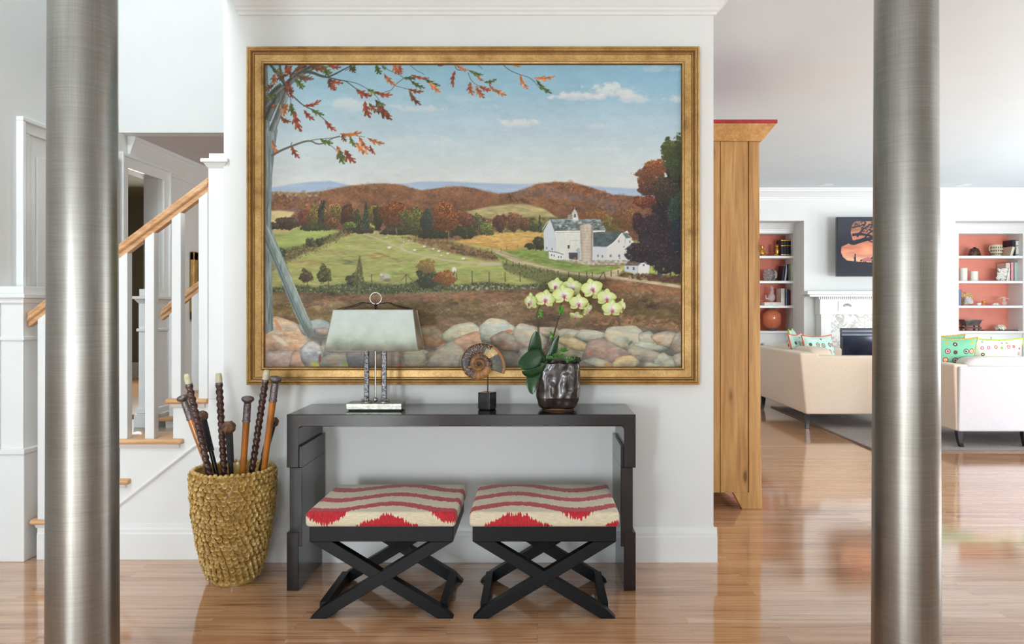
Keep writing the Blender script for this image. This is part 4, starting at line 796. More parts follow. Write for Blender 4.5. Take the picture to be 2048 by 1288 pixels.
    # sheep
    for x, yy, w in [(779, 495, 5), (830, 500, 4), (849, 493, 3.6), (867, 498, 3), (878, 502, 4), (883, 511, 3.2), (896, 507, 4), (927, 517, 4.5), (774, 475, 2), (808, 484, 2), (818, 481, 2)]:
        p.dab(x, yy + w * .5, w * .9, w * .35, (110, 124, 70), .6); p.dab(x, yy, w, w * .55, (226, 220, 204), .95); p.dab(x + w * .8, yy + .6, 1, 1, (96, 88, 76), .8)
    p.dab(908, 539, 5, 6, (228, 222, 208), .95); p.dab(909, 545, 2, 4, (90, 84, 74), .7); p.dab(772, 552, 11, 7, (196, 188, 166), .9); p.dab(764, 555, 5, 7, (150, 148, 136), .8); p.dab(763, 549, 3, 3, (212, 206, 194), .9); p.dab(775, 560, 8, 4, (110, 104, 82), .7)
    g = im.mean(2, keepdims=True); im[:] = lerp(g, im, .9)
    # canvas tooth
    im[:] = np.clip(im, 0, 1) ** .95; im *= (1 + .012 * np.random.RandomState(5).randn(PH, PW)[..., None])
    return np.clip(im, 0, 1)
# ---------------------------------------------------------------- colours painted on meshes (canvas, screen, shell)
def color_grid(name, img, x0, x1, z0, z1, y, mat, parent=None):
    h, w_, _ = img.shape
    xs = np.linspace(x0, x1, w_); zs = np.linspace(z1, z0, h)
    co = np.empty((h, w_, 3), np.float32); co[..., 0] = xs[None, :]; co[..., 1] = y; co[..., 2] = zs[:, None]
    idx = np.arange(h * w_).reshape(h, w_)
    q = np.stack([idx[1:, :-1], idx[1:, 1:], idx[:-1, 1:], idx[:-1, :-1]], -1).reshape(-1, 4)
    me = bpy.data.meshes.new(name); me.vertices.add(h * w_); me.vertices.foreach_set('co', co.ravel())
    me.loops.add(q.size); me.loops.foreach_set('vertex_index', q.ravel().astype(np.int32)); me.polygons.add(len(q))
    me.polygons.foreach_set('loop_start', np.arange(0, q.size, 4, dtype=np.int32)); me.update(calc_edges=True)
    a = me.color_attributes.new('Col', 'BYTE_COLOR', 'POINT'); rgba = np.ones((h * w_, 4), np.float32); rgba[:, :3] = img.reshape(-1, 3)
    a.data.foreach_set('color_srgb', rgba.ravel()); me.materials.append(mat)
    return link(name, me, parent)
# ---------------------------------------------------------------- the large landscape in its gilt frame
FD, CD = 3.662, 3.685
e = empty('framed_landscape', (X(945, W), W, Z(770, FD)), 'large autumn farm landscape with white barn, in a wide gilt frame above the console', 'painting')
fx0, fx1, fz0, fz1 = X(491, FD), X(1400, FD), Z(770.5, FD), Z(91, FD)
wf = X(527.5, FD) - fx0; H = W - FD
prof = [(0, 0), (0, H * .80), (.03, H * .90), (.10, H * .92), (.13, H * .86), (.155, H * .86), (.17, H * .98), (.21, H * 1.0), (.24, H * .96), (.27, H * .80), (.33, H * .74), (.36, H * .80), (.385, H * .80), (.40, H * .72), (.43, H * .70), (.45, H * .74), (.80, H * .70), (.835, H * .66), (.85, H * .80), (.89, H * .90), (.94, H * .88), (.955, H * .74), (.97, H * .72), (1.0, H * .66), (1.0, 0)]
vs = []; n = len(prof)
for sx_, sz_ in ((0, 0), (1, 0), (1, 1), (0, 1)):
    for a, b in prof:
        d = a * wf; vs.append((fx0 + d if not sx_ else fx1 - d, W - b, fz0 + d if not sz_ else fz1 - d))
for k, nm in enumerate(('bottom', 'right', 'top', 'left')):
    j = (k + 1) % 4; pv = vs[k * n:(k + 1) * n] + vs[j * n:(j + 1) * n]
    fs = [(i, i + 1, n + i + 1, n + i) for i in range(n - 1)] + [tuple(range(n)), tuple(range(n, 2 * n))[::-1]]
    o = MB().add(pv, fs).build('frame_rail', [M_GOLD, M_GOLDD], e)
    for pl in o.data.polygons:
        if pl.index in (4, 9, 13, 17, 21, 22): pl.material_index = 1
img = make_painting()
color_grid('canvas', img, X(X0, CD), X(X0 + PW, CD), Z(Y0 + PH, CD), Z(Y0, CD), CD, M_PAINT, e)
# ---------------------------------------------------------------- console table
TD = 3.33; TB = 3.697
t = empty('console_table', (X(922, TD), 3.5, 0), 'long espresso lacquered waterfall console table under the painting', 'console table')
x0, x1 = X(573.2, TD), X(1271.5, TD); zt = .78; zu = Z(853, TD)
m = MB(); ix0, ix1 = X(597, TD), X(1248, TD); zc = Z(935.5, TD); r = .016
arc = [(ix0 + r - r * math.cos(a), zu - r + r * math.sin(a)) for a in np.linspace(0, PI / 2, 5)]; arc2 = [(ix1 - r + r * math.cos(a), zu - r + r * math.sin(a)) for a in np.linspace(PI / 2, 0, 5)]
m.prism([(x0, zc), (x0, zt), (x1, zt), (x1, zc), (ix1, zc)] + arc2[::-1] + arc[::-1] + [(ix0, zc)], 'y', TD, TB)
m.build('top', M_LACQ, t, bevel=.0025)
for sgn, a0, a1, b0, b1 in ((1, X(578.5, TD), X(603.5, TD), x0, ix0), (-1, X(1241.5, TD), X(1266, TD), ix1, x1)):
    zs0, zs1 = Z(1094, TD), Z(893, TD); y0 = TD + .004
    MB().box(a0, a1, y0, TB - .004, zs0, zc - .0005 + 0).box(a0 if sgn < 0 else ix0 + .0005, a1 if sgn > 0 else ix1 - .0005, y0, TB - .004, zc, zs1).build('leg_panel', M_LACQ, t, bevel=.002)
    MB().box(b0, b1, TD, TB, 0, Z(1065, TD)).build('leg_foot', M_LACQ, t, bevel=.0025)
# ---------------------------------------------------------------- x frame stools
def ikat(name, px, ph):
    t_ = NT(name); co = t_.co(); s_ = t_.n('ShaderNodeSeparateXYZ', i_0=co); x, y, z = s_.outputs
    # the cloth runs over the top and folds down the front: v follows the cloth
    v = t_.math('ADD', y, t_.math('MINIMUM', t_.math('SUBTRACT', z, .0495), 0.0))
    wv = t_.math('MULTIPLY', t_.math('COSINE', t_.math('MULTIPLY', t_.math('SUBTRACT', x, px), 2 * PI / .50)), .052)
    wv = t_.math('ADD', wv, t_.math('MULTIPLY', t_.math('SUBTRACT', t_.noise(t_.mapv((3.5, 2, 0)), 1, 2), .5), .05))
    jag = t_.noise(t_.mapv((190, 9, 9)), 1.0, 2, .7); jag2 = t_.noise(t_.mapv((60, 5, 5)), 1.0, 1)
    u = t_.math('ADD', t_.math('SUBTRACT', v, wv), ph)
    fr = t_.math('FRACT', t_.math('DIVIDE', u, .166))
    d = t_.math('ABSOLUTE', t_.math('SUBTRACT', fr, .5))
    w01 = t_.math('SUBTRACT', .5, t_.math('MULTIPLY', wv, .5 / .052))
    grow = t_.math('MULTIPLY', t_.math('MAXIMUM', t_.math('SUBTRACT', -.175, v), 0.0), t_.math('MULTIPLY_ADD', t_.math('MAXIMUM', w01, 0.0), 1.9, -.35))
    thr = t_.math('ADD', t_.math('ADD', t_.math('MULTIPLY', t_.math('SUBTRACT', jag, .5), .26), t_.math('MULTIPLY', t_.math('SUBTRACT', jag2, .5), .12)), t_.math('ADD', .20, grow))
    red = t_.math('LESS_THAN', d, thr)
    weave = t_.noise(t_.mapv((40, 700, 700)), 1, 2); weave2 = t_.noise(t_.mapv((700, 60, 60)), 1, 2)
    cr = t_.ramp(weave, [(.3, (196, 180, 150)), (.5, (216, 202, 174)), (.7, (228, 216, 190))]); rd = t_.ramp(weave2, [(.3, (150, 18, 32)), (.55, (190, 34, 46)), (.75, (206, 60, 66))])
    t_.bump(t_.math('ADD', weave2, t_.math('MULTIPLY', red, .6)), .25, .002)
    return t_.out(t_.mix(red, cr, rd), .85, Sheen_Weight=.25, Sheen_Roughness=.4)
def stool(cx, px, ph, label):
    y0, y1 = 3.031, 3.478
    e = empty('x_frame_stool', (cx, (y0 + y1) / 2, 0), label, 'stool', 'ikat stools under the console')
    sc = F / y0; off = cx - (X(945, y0) + X(1232.5, y0)) / 2
    Q = lambda a, b: (X(a, y0) + off, Z(b, y0))
    zf1 = Z(1052, y0); xl, xr = Q(945, 0)[0], Q(1232.5, 0)[0]; mid = cx
    # beams
    pts = [Q(945, 1238), Q(976, 1238), Q(1232.5, 1083.5), Q(1188, 1083.5), Q(966, 1217)]; pts = [(a, max(b, 0)) for a, b in pts]
    pm = [(2 * mid - a, b) for a, b in pts]
    for yy in (y0, y1 - .045):
        MB().prism(pts, 'y', yy, yy + .045).build('cross_leg', M_BLACKW, e, bevel=.002)
        MB().prism(pm, 'y', yy + .0015, yy + .0435).build('cross_leg', M_BLACKW, e, bevel=.002)
    for s_ in (-1, 1):
        MB().box(mid + s_ * .245 - .016, mid + s_ * .245 + .016, y0 + .045, y1 - .045, .010, .052).build('stretcher', M_BLACKW, e, bevel=.002)
    MB().box(xl, xr, y0, y1, Z(1083.5, y0), zf1).build('seat_frame', M_BLACKW, e, bevel=.002)
    h = .061; cxm, cym = cx, (y0 + y1) / 2 - .002; hw, hd = .301, .243
    c = MB()
    def sup(u, v, zz, sc_):
        return None
    m = MB().box(cxm - hw, cxm + hw, cym - hd, cym + hd, zf1, zf1 + h)
    o = m.build('cushion', ikat('ikat fabric', px, ph), None)
    o.data.transform(Matrix.Translation((-cxm, -cym, -zf1))); o.location = (cxm - cx, cym - (y0 + y1) / 2, zf1); o.parent = e
    b = o.modifiers.new('bevel', 'BEVEL'); b.width = .016; b.segments = 5
    for p in o.data.polygons: p.use_smooth = True
    return e
stool((X(620, 3.031) + X(905, 3.031)) / 2, .03, .083, 'left black x-frame stool, ikat cushion with red patches at both front corners')
stool((X(945, 3.031) + X(1232.5, 3.031)) / 2, -.12, .075, 'right black x-frame stool, ikat cushion with one red patch right of centre in front')
# ---------------------------------------------------------------- ceramic stand with walking sticks
M_OCHRE = NT('ochre glaze'); 
_n = M_OCHRE.noise(M_OCHRE.mapv(), 30, 3); M_OCHRE = M_OCHRE.out(M_OCHRE.ramp(_n, [(.3, (180, 142, 70)), (.55, (212, 174, 98)), (.75, (228, 200, 134))]), .22, Coat_Weight=.6, Coat_Roughness=.1)
M_OCHI = mk('pale ochre glaze inside', (196, 178, 116), .25, var=.05)
VXC, VYC = X(470, 3.49), 3.475
e = empty('ceramic_umbrella_stand', (VXC, VYC, 0), 'tall ochre ceramic stand covered in barnacle cups, holding walking sticks', 'umbrella stand')
def vr(z): return float(np.interp(z, [0, .02, .05, .12, .2, .31, .42, .5, .52], [.098, .102, .112, .134, .150, .166, .174, .176, .176]))
zs = np.linspace(0, .505, 24)
MB().lathe([(.0, 0)] + [(vr(z), z) for z in zs] + [(.172, .512), (.164, .508), (.160, .48), (.150, .3), (.125, .1), (.09, .02), (0, .018)], (VXC, VYC, 0), 56).build('body', [M_OCHRE], e)
m = MB(); rows = 24
for r_ in range(rows):
    z = .028 + r_ * .0201; R = vr(z); nc = int(2 * PI * R / .0235)
    for k in range(nc):
        th = 2 * PI * (k + .5 * (r_ % 2) + random.uniform(-.15, .15)) / nc; zz = z + random.uniform(-.003, .003)
        nrm = Vector((math.cos(th), math.sin(th), random.uniform(-.05, .35))).normalized(); tx = Vector((-math.sin(th), math.cos(th), 0)); tz = nrm.cross(tx); tz = tz if tz.z > 0 else -tz
        base = Vector((VXC + math.cos(th) * (R - .002), VYC + math.sin(th) * (R - .002), zz)); vs = []; ns = 9; rr = random.uniform(.0100, .0122); hh = random.uniform(.013, .019)
        for q, (rad, hgt) in enumerate(((rr * .55, 0), (rr * .86, hh * .6), (rr * 1.06, hh), (rr * .82, hh * .93), (rr * .45, hh * .35), (rr * .05, hh * .15))):
            for j in range(ns):
                a = 2 * PI * j / ns; lip = 1.0 + (.35 if (q in (2, 3) and j == 2) else 0) + random.uniform(-.08, .08); hz = hgt + (.004 if (q in (2, 3) and j in (1, 2, 3)) else 0)
                vs.append(base + tx * (math.cos(a) * rad * lip) + tz * (math.sin(a) * rad * lip) + nrm * hz)
        m.add(vs, [(q * ns + j, q * ns + (j + 1) % ns, (q + 1) * ns + (j + 1) % ns, (q + 1) * ns + j) for q in range(5) for j in range(ns)], True)
m.build('barnacle_cups', M_OCHRE, e)
m = MB()
for k in range(46):
    th = 2 * PI * k / 46; m.ball((VXC + .172 * math.cos(th), VYC + .172 * math.sin(th), .508 + random.uniform(-.002, .004)), .011, 8, 5)
m.build('rim', M_OCHRE, e)
M_TWIST = mk('dark polished horn brown', (72, 46, 40), .25, var=.3, scale=30, Coat_Weight=.4)
M_BONE = mk('pale bone tip', (214, 206, 172), .4, var=.08, scale=40)
M_MALAC = mk('orange brown malacca', (184, 112, 44), .25, var=.12, scale=10, Coat_Weight=.4)
M_PEWT = mk('engraved pewter', (120, 112, 112), .32, .85, var=.3, scale=140, bump=.6, bscale=220)
M_EBON = mk('ebony shaft', (34, 30, 34), .3, var=.1)
M_CORD = mk('black braided grip', (48, 46, 50), .6, var=.3, scale=150, bump=.9, bscale=260)
M_KNOT = mk('woven brown leather knot', (112, 84, 62), .45, var=.35, scale=60, bump=.8, bscale=120)
def stick(px, py, rx, ry, Dt, Dr, kind, label):
    T = Vector((X(px, Dt), Dt, Z(py, Dt))); R_ = Vector((X(rx, Dr), Dr, Z(ry, Dr)))
    d = (R_ - T); B = T + d * ((T.z - .035) / (T.z - R_.z))
    # keep the foot of the stick inside the pot
    c = Vector((VXC, VYC, B.z)); off = Vector((B.x - c.x, B.y - c.y, 0))
    if off.length > .075: off = off.normalized() * .075; B = c + off
    e = empty('walking_stick', B, label, 'walking stick', 'walking sticks in the ceramic stand')
    ax = (T - B).normalized(); L = (T - B).length; P = lambda s_: B + ax * s_
    if kind == 'twist':
        n_ = 300; m = MB(); Ls = L - .05
        m.tube([P(Ls * i / n_) for i in range(n_ + 1)], [.0135 + .0015 * i / n_ for i in range(n_ + 1)], 14, True, .62, .15)
        m.build('shaft', M_TWIST, e)
        MB().tube([P(Ls - .004), P(Ls + .006)], .0158, 16).build('ferrule', M_PEWT, e)
        MB().tube([P(Ls + .006), P(Ls + .02), P(L - .006), P(L)], [.0145, .0155, .013, .0095], 14).build('tip', M_BONE, e)
    elif kind == 'knob':
        MB().tube([P(0), P(L - .12)], [.0105, .0155], 16).build('shaft', M_MALAC, e)
        MB().tube([P(L - .12), P(L - .118), P(L - .112), P(L - .108), P(L - .05), P(L - .028)], [.0155, .0185, .0185, .0165, .0165, .0145], 20).build('collar', M_PEWT, e)
        MB().tube([P(L - .034), P(L - .028), P(L - .02), P(L - .012), P(L - .005), P(L - .001), P(L)], [.014, .018, .0265, .0282, .024, .014, .003], 24).build('knob', M_PEWT, e)
    else:
        big = .0285 if kind == 'ballbig' else .024
        MB().tube([P(0), P(L - .19)], [.007, .0105], 14).build('shaft', M_EBON, e)
        n_ = 60; MB().tube([P(L - .19 + (.15) * i / n_) for i in range(n_ + 1)], [.0135 + .0015 * (i % 2) + .002 * i / n_ for i in range(n_ + 1)], 14).build('grip', M_CORD, e)
        c = P(L - big); m = MB(); m.ball(c, big * .97, 20, 14)
        for q in range(3):
            a = ax.orthogonal().normalized(); a = (Matrix.Rotation(q * 1.05, 3, ax) @ a); nn = (a * .8 + ax * .6).normalized(); u = nn.orthogonal().normalized(); v = nn.cross(u)
            for dd in (-.3, .3): m.tube([c + nn * big * dd + (u * math.cos(s_) + v * math.sin(s_)) * big * .95 for s_ in np.linspace(0, 2 * PI, 25)[:-1]], .0028, 6, True, closed=True)
        m.tube([P(L - 2 * big - .016), P(L - 2 * big + .002)], .0145, 14)
        m.build('woven_ball', M_KNOT, e)
stick(373, 748, 419, 950, 3.36, 3.41, 'twist', 'spiral twisted dark stick with white tip, leaning furthest left')
stick(364, 790, 427, 955, 3.44, 3.44, 'knob', 'orange-brown stick with pewter knob, leaning far left behind a twisted stick')
stick(402, 822, 434, 950, 3.47, 3.46, 'ball', 'black stick with braided grip and small woven ball, third from the left')
stick(437, 746, 449, 955, 3.45, 3.45, 'twist', 'spiral twisted dark stick with white tip, standing nearly upright in the middle')
stick(457, 842, 463, 955, 3.38, 3.40, 'ballbig', 'short stick with the biggest woven leather ball, at the front centre')
stick(496, 792, 485, 955, 3.40, 3.42, 'knob', 'orange-brown stick with pewter knob, middle right of the stand')
stick(534, 740, 502, 955, 3.44, 3.46, 'twist', 'spiral twisted dark stick with white tip, leaning right past the frame corner')
stick(549, 834, 519, 945, 3.55, 3.54, 'ball', 'black stick with woven ball half hidden behind the rightmost pewter-knobbed stick')
stick(552, 752, 538, 945, 3.42, 3.47, 'knob', 'orange-brown stick with pewter knob, rightmost and tallest of its kind')
# ---------------------------------------------------------------- lamp
M_NICK = mk('polished nickel', (176, 172, 164), .2, 1.0, var=.05, scale=20)
M_HAMM = mk('hammered dark steel', (84, 84, 86), .2, 1.0, var=.5, scale=90, bump=1.0, bscale=110)
M_SILV = mk('tarnished silver leaf base', (150, 150, 140), .3, .6, var=.15, scale=60, bump=.2, bscale=150)
tz = .78; LD = 3.443; lx0, lx1 = X(692, LD), X(803, LD); lyc = LD + .052; lxc = (lx0 + lx1) / 2
e = empty('table_lamp', (lxc, lyc, tz), 'table lamp with trapezoid mirrored glass shade and ring finial, on the console', 'lamp')
MB().box(lx0, lx1, LD, LD + .104, tz + .006, tz + .034).build('base', M_SILV, e, bevel=.002)
MB().box(lx0 + .01, lx1 - .01, LD + .01, LD + .094, tz, tz + .006).build('base_pad', M_BLACKW, e)
sh0, sh1 = 1.057, 1.243
for pxa in (733.5, 768.5):
    cx_ = X(pxa, lyc); m = MB().box(cx_ - .0105, cx_ + .0105, lyc - .008, lyc + .008, tz + .034, sh0 + .05)
    m.build('post', M_HAMM, e, bevel=.002)
    MB().lathe([(.026, 0), (.026, .004), (.018, .008)], (cx_, lyc, tz + .034), 24).build('post_flange', M_SILV, e)
    s_ = -1 if pxa < 750 else 1; MB().ball((cx_ + s_ * .018, lyc - .012, tz + .046), .0055).build('screw', M_NICK, e)
cx_ = X(751.5, lyc); lc = cx_
MB().tube([(cx_, lyc - .006, tz + .034), (cx_, lyc - .006, sh1 - .02)], .0036, 12).ball((cx_, lyc - .006, tz + .046), .0115).build('center_rod', M_NICK, e)
bx0, bx1 = X(648.4, 3.40), X(836, 3.40); tx0, tx1 = X(666, 3.435), X(825.6, 3.435)
yb0, yb1, yt0, yt1 = 3.40, 3.59, 3.435, 3.555
B = [Vector(p) for p in ((bx0, yb0, sh0), (bx1, yb0, sh0), (bx1, yb1, sh0), (bx0, yb1, sh0))]; T_ = [Vector(p) for p in ((tx0, yt0, sh1), (tx1, yt0, sh1), (tx1, yt1, sh1), (tx0, yt1, sh1))]
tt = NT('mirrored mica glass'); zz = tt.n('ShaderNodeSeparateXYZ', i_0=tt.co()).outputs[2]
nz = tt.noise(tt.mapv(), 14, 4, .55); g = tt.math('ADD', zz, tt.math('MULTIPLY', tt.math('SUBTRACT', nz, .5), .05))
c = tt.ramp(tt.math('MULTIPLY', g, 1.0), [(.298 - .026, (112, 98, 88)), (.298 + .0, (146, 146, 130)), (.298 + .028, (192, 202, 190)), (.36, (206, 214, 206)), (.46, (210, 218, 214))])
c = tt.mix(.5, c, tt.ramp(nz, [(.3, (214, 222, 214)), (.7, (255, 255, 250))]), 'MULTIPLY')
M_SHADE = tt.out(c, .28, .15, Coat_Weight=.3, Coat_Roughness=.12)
tt = NT('clear smoked glass'); M_SMOKE = tt.out(lin((150, 122, 92)), .05, 0, Alpha=.38)
for k in range(4):
    j = (k + 1) % 4; nrm = (B[j] - B[k]).cross(T_[k] - B[k]).normalized() * -.003
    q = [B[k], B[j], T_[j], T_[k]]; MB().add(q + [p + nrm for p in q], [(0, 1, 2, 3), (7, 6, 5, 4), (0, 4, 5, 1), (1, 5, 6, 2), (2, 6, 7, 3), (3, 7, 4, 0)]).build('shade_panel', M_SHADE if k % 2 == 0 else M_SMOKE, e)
m = MB()
for k in range(4):
    j = (k + 1) % 4; m.tube([B[k], B[j]], .0018, 6); m.tube([T_[k], T_[j]], .0018, 6); m.tube([B[k], T_[k]], .0018, 6)
m.build('shade_wire', M_NICK, e)
zt_ = 1.272; m = MB()
for s_ in (-1, 1):
    for yy in (yt0, yt1):
        m.tube([(cx_, lyc, zt_ - .004), (cx_ + s_ * .03, lyc + (yy - lyc) * .15, zt_), (cx_ + s_ * .06, lyc + (yy - lyc) * .4, zt_ + .004), (cx_ + s_ * .10, lyc + (yy - lyc) * .7, zt_ - .012), ((tx0 if s_ < 0 else tx1) - s_ * .01, yy, sh1)], .0016, 6)
m.build('shade_spider', M_BLACKW, e)
MB().tube([(cx_, lyc, sh1 - .01), (cx_, lyc, 1.272)], .0045, 10).tube([(cx_, lyc, 1.262), (cx_, lyc, 1.268)], .008, 10).build('finial_stem', M_BLACKW, e)
MB().tube([(cx_ + .0265 * math.cos(a), lyc, 1.2955 + .0265 * math.sin(a)) for a in np.linspace(0, 2 * PI, 33)[:-1]], .0033, 10, closed=True).build('finial_ring', M_NICK, e)
# ---------------------------------------------------------------- ammonite on a stand
AD = 3.50; ac = (X(958.5, AD - .01), AD, Z(727.5, AD - .01)); bc = X(974.5, AD)
e = empty('ammonite_fossil', (bc, AD, tz), 'polished brown ammonite fossil slice on a rod and black block', 'fossil')
m = MB().box(bc - .031, bc + .031, AD - .031, AD + .031, tz + .004, tz + .08); m.rot(0, (bc, AD, 0), math.radians(-28)); m.build('block', mk('black marble', (44, 42, 44), .12, var=.3, scale=30), e, bevel=.0015)
m = MB().box(bc - .028, bc + .028, AD - .028, AD + .028, tz, tz + .004); m.rot(0, (bc, AD, 0), math.radians(-28)); m.build('block_pad', M_BLACKW, e)
MB().tube([(bc + .002, AD + .006, tz + .08), (bc + .002, AD + .006, tz + .16)], .003, 8).build('rod', mk('bronze rod', (70, 48, 36), .4, .6), e)
nth, nr, turns = 560, 26, 3.0; k_ = .118
pxm = AD / F
def rad(th):   # th measured from the mouth, turning over the top
    return 52 * math.exp(-k_ * th) * pxm * (1 - .03 * math.sin(th))
vs = []; cols = []; rsx = np.random.RandomState(4)
for i in range(nth + 1):
    th = -.38 + 2 * PI * turns * i / nth; ro, ri = rad(max(th, -.2)), rad(th + 2 * PI)
    if i == 0 or th < .02: pass
    for j in range(nr + 1):
        s_ = j / nr; r = ri + (ro - ri) * s_
        wob = .055 * math.sin(s_ * 13 + math.sin(th * 3) * 1.0) + .03 * math.sin(s_ * 29)
        dome = .0035 * math.sin(PI * min(max(s_, 0), 1)) ** .5
        sp = .23 + .03 * math.sin(th * 2); f = ((th + wob) / sp) % 1.0
        chamber = th < 1.05
        vs.append((ac[0] + r * math.cos(th), AD - .011 - dome - (.0008 if f > .15 else 0), ac[2] + r * math.sin(th) - .002))
        q = int((th + wob) / sp); rr_ = np.random.RandomState((q + 20) * 7 + 3).rand(3)
        lo = 1.35 * PI < (th % (2 * PI)) < 1.9 * PI
        bse = np.array([52, 26, 16]) * (.7 + .7 * rr_[0]) if not lo else np.array([130, 80, 26]) * (.75 + .6 * rr_[0])
        if th > 2 * PI * 1.25: bse = np.array([120, 72, 30]) * (.7 + .6 * rr_[0])
        bse = bse * (1 + .12 * rsx.randn())
        if f < .13: bse = np.array([196, 158, 104]) * (.7 + .4 * rr_[1])
        if s_ > .965 or s_ < .03: bse = np.array([206, 160, 112])
        if th < .9:
            bse = (np.array([196, 168, 108]) if th > .50 else np.array([70, 66, 50])) * (.7 + .6 * rsx.rand())
            if s_ > .78: bse = np.array([166, 116, 74]) * (.85 + .3 * rsx.rand())
        elif th < 1.15 and s_ < .6: bse = np.array([170, 160, 110]) * (.8 + .3 * rsx.rand())
        cols.append(np.clip(bse, 0, 255) / 255)
fs = [(i * (nr + 1) + j, (i + 1) * (nr + 1) + j, (i + 1) * (nr + 1) + j + 1, i * (nr + 1) + j + 1) for i in range(nth) for j in range(nr)]
nb = len(vs); vs2 = [(x, 2 * AD - y, z) for x, y, z in vs]; fs2 = [tuple(nb + a for a in f)[::-1] for f in fs]
edge = []; one = int(nth / turns)
for i in range(one + 1 if one < nth else nth): a = i * (nr + 1) + nr; b = a + nr + 1; edge.append((a, b, nb + b, nb + a))
for j in range(nr): edge.append((j, j + 1, nb + j + 1, nb + j))
me = bpy.data.meshes.new('shell'); me.from_pydata(vs + vs2, [], fs + fs2 + edge); me.update()
a_ = me.color_attributes.new('Col', 'BYTE_COLOR', 'POINT'); rg = np.ones((len(cols) * 2, 4), np.float32); rg[:, :3] = np.array(cols + cols); a_.data.foreach_set('color_srgb', rg.ravel())
for p in me.polygons: p.use_smooth = True
me.materials.append(vcol('polished fossil', .3, Specular_IOR_Level=.3)); link('shell', me, e)
# ---------------------------------------------------------------- orchid
PD = 3.52; pcx = X(1116, PD - .04)
M_POT = mk('crumpled bronze black glaze', (50, 42, 38), .25, .15, var=.25, scale=18, Coat_Weight=.35, Coat_Roughness=.1)
e = empty('potted_orchid', (pcx, PD, tz), 'green-white orchid in a dented black bronze pot, right end of the console', 'potted plant')
from mathutils import noise as mn
def pot(u, v, inner=0):
    th = 2 * PI * u; z = .006 + v * .212; ct, st = math.cos(th), math.sin(th)
    q = (abs(ct) ** 4.5 + abs(st) ** 4.5) ** (-1 / 4.5)
    r = (float(np.interp(v, [0, .06, .25, 1], [.074, .088, .099, .103])) - inner) * q
    d = mn.noise(Vector((ct * 1.6 * 2.2, st * 1.6 * 2.2, z * 19))) * .008 + mn.noise(Vector((ct * 4.4, st * 4.4, z * 36))) * .0022
    top = mn.noise(Vector((ct * 2, st * 2, 5))) * .010 * v
    return (pcx + (r + d * (v > .02)) * ct, PD + (r + d) * st * .92, tz + z + top)
m = MB(); m.grid(lambda u, v: pot(u, v), 160, 80); m.grid(lambda u, v: pot(u, 1 - v * .5, .006 + .002 * v), 96, 10)
n0 = len(m.v); m.add([pot(k / 160, 1) for k in range(160)] + [pot(k / 160, 1, .006) for k in range(160)], [(k, (k + 1) % 160, 160 + (k + 1) % 160, 160 + k) for k in range(160)])
m.build('pot', M_POT, e)
MB().lathe([(.066, 0), (.074, .002), (.075, .006), (.07, .009)], (pcx, PD, tz), 48, True, .12).build('pot_foot', mk('bare copper clay', (150, 104, 76), .5), e)
MB().grid(lambda u, v: (pcx + .088 * v * math.cos(2 * PI * u), PD + .082 * v * math.sin(2 * PI * u), tz + .19 + .008 * mn.noise(Vector((u * 9, v * 9, 0)))), 32, 8).build('bark', mk('bark chips', (96, 66, 44), .8, var=.4, scale=60, bump=1, bscale=90), e)
def leafmat(name, c, c2):
    t_ = NT(name); nz = t_.noise(t_.mapv((30, 30, 8)), 1.5, 4); return t_.out(t_.ramp(nz, [(.3, c), (.7, c2)]), .28, Coat_Weight=.3, Coat_Roughness=.15, Subsurface_Weight=.0)
M_LEAF = leafmat('orchid leaf', (22, 58, 30), (38, 82, 38)); M_SUCC = leafmat('succulent', (54, 110, 46), (110, 160, 78)); M_STEM = mk('orchid stem', (66, 78, 44), .5, var=.2, scale=40); M_CLIP = mk('bright green moss clip', (92, 170, 54), .6, var=.35, scale=70, bump=1, bscale=120)
def P(px, py, D=3.5): return Vector((X(px, D), D, Z(py, D)))
def bez(pts, t):
    pts = [Vector(p) for p in pts]
    while len(pts) > 1: pts = [a.lerp(b, t) for a, b in zip(pts, pts[1:])]
    return pts[0]
def blade(name, pts, wid, side, mat, parent, fold=.25, th=.0014, tip=1.0):
    side = Vector(side).normalized(); m = MB(); nu, nv = 22, 8
    def f(u, v):
        c = bez(pts, u); t_ = (bez(pts, min(u + .02, 1)) - bez(pts, max(u - .02, 0))).normalized(); s_ = (side - t_ * side.dot(t_)).normalized(); n_ = t_.cross(s_)
        w_ = wid * max(math.sin(PI * min(.08 + u * .92, 1)), 0) ** .48 * (1 - .08 * u) * (1 if u < .999 else .02); a = v * 2 - 1
        return c + s_ * a * w_ + n_ * (abs(a) ** 1.5) * w_ * fold
    m.grid(f, nu, nv); return m.build(name, mat, parent, solid=th)
cr = P(1090, 722, 3.5)
blade('leaf', [cr, P(1060, 730, 3.50), P(1075, 690, 3.47), P(1072, 662, 3.47)], .036, (1, .25, .2), M_LEAF, e)
blade('leaf', [cr + Vector((0, -.02, .02)), P(1080, 712, 3.44), P(1062, 722, 3.40), P(1037, 732, 3.38)], .048, (-.2, .3, 1), M_LEAF, e, .15)
blade('leaf', [cr + Vector((.01, -.03, 0)), P(1098, 742, 3.42), P(1062, 758, 3.38), P(1044, 742, 3.38)], .030, (.1, -.5, .8), M_LEAF, e, .3)
blade('leaf', [cr + Vector((-.01, -.01, -.01)), P(1066, 742, 3.41), P(1060, 760, 3.40), P(1065, 789, 3.40)], .031, (1, .2, 0), M_LEAF, e, .2)
blade('leaf', [cr, P(1106, 715, 3.5), P(1104, 690, 3.5), P(1118, 671, 3.5)], .020, (.9, .2, -.3), M_LEAF, e)
blade('leaf', [cr + Vector((.01, .02, 0)), P(1100, 712, 3.54), P(1112, 698, 3.56), P(1112, 684, 3.56)], .022, (.9, .2, -.3), M_LEAF, e)
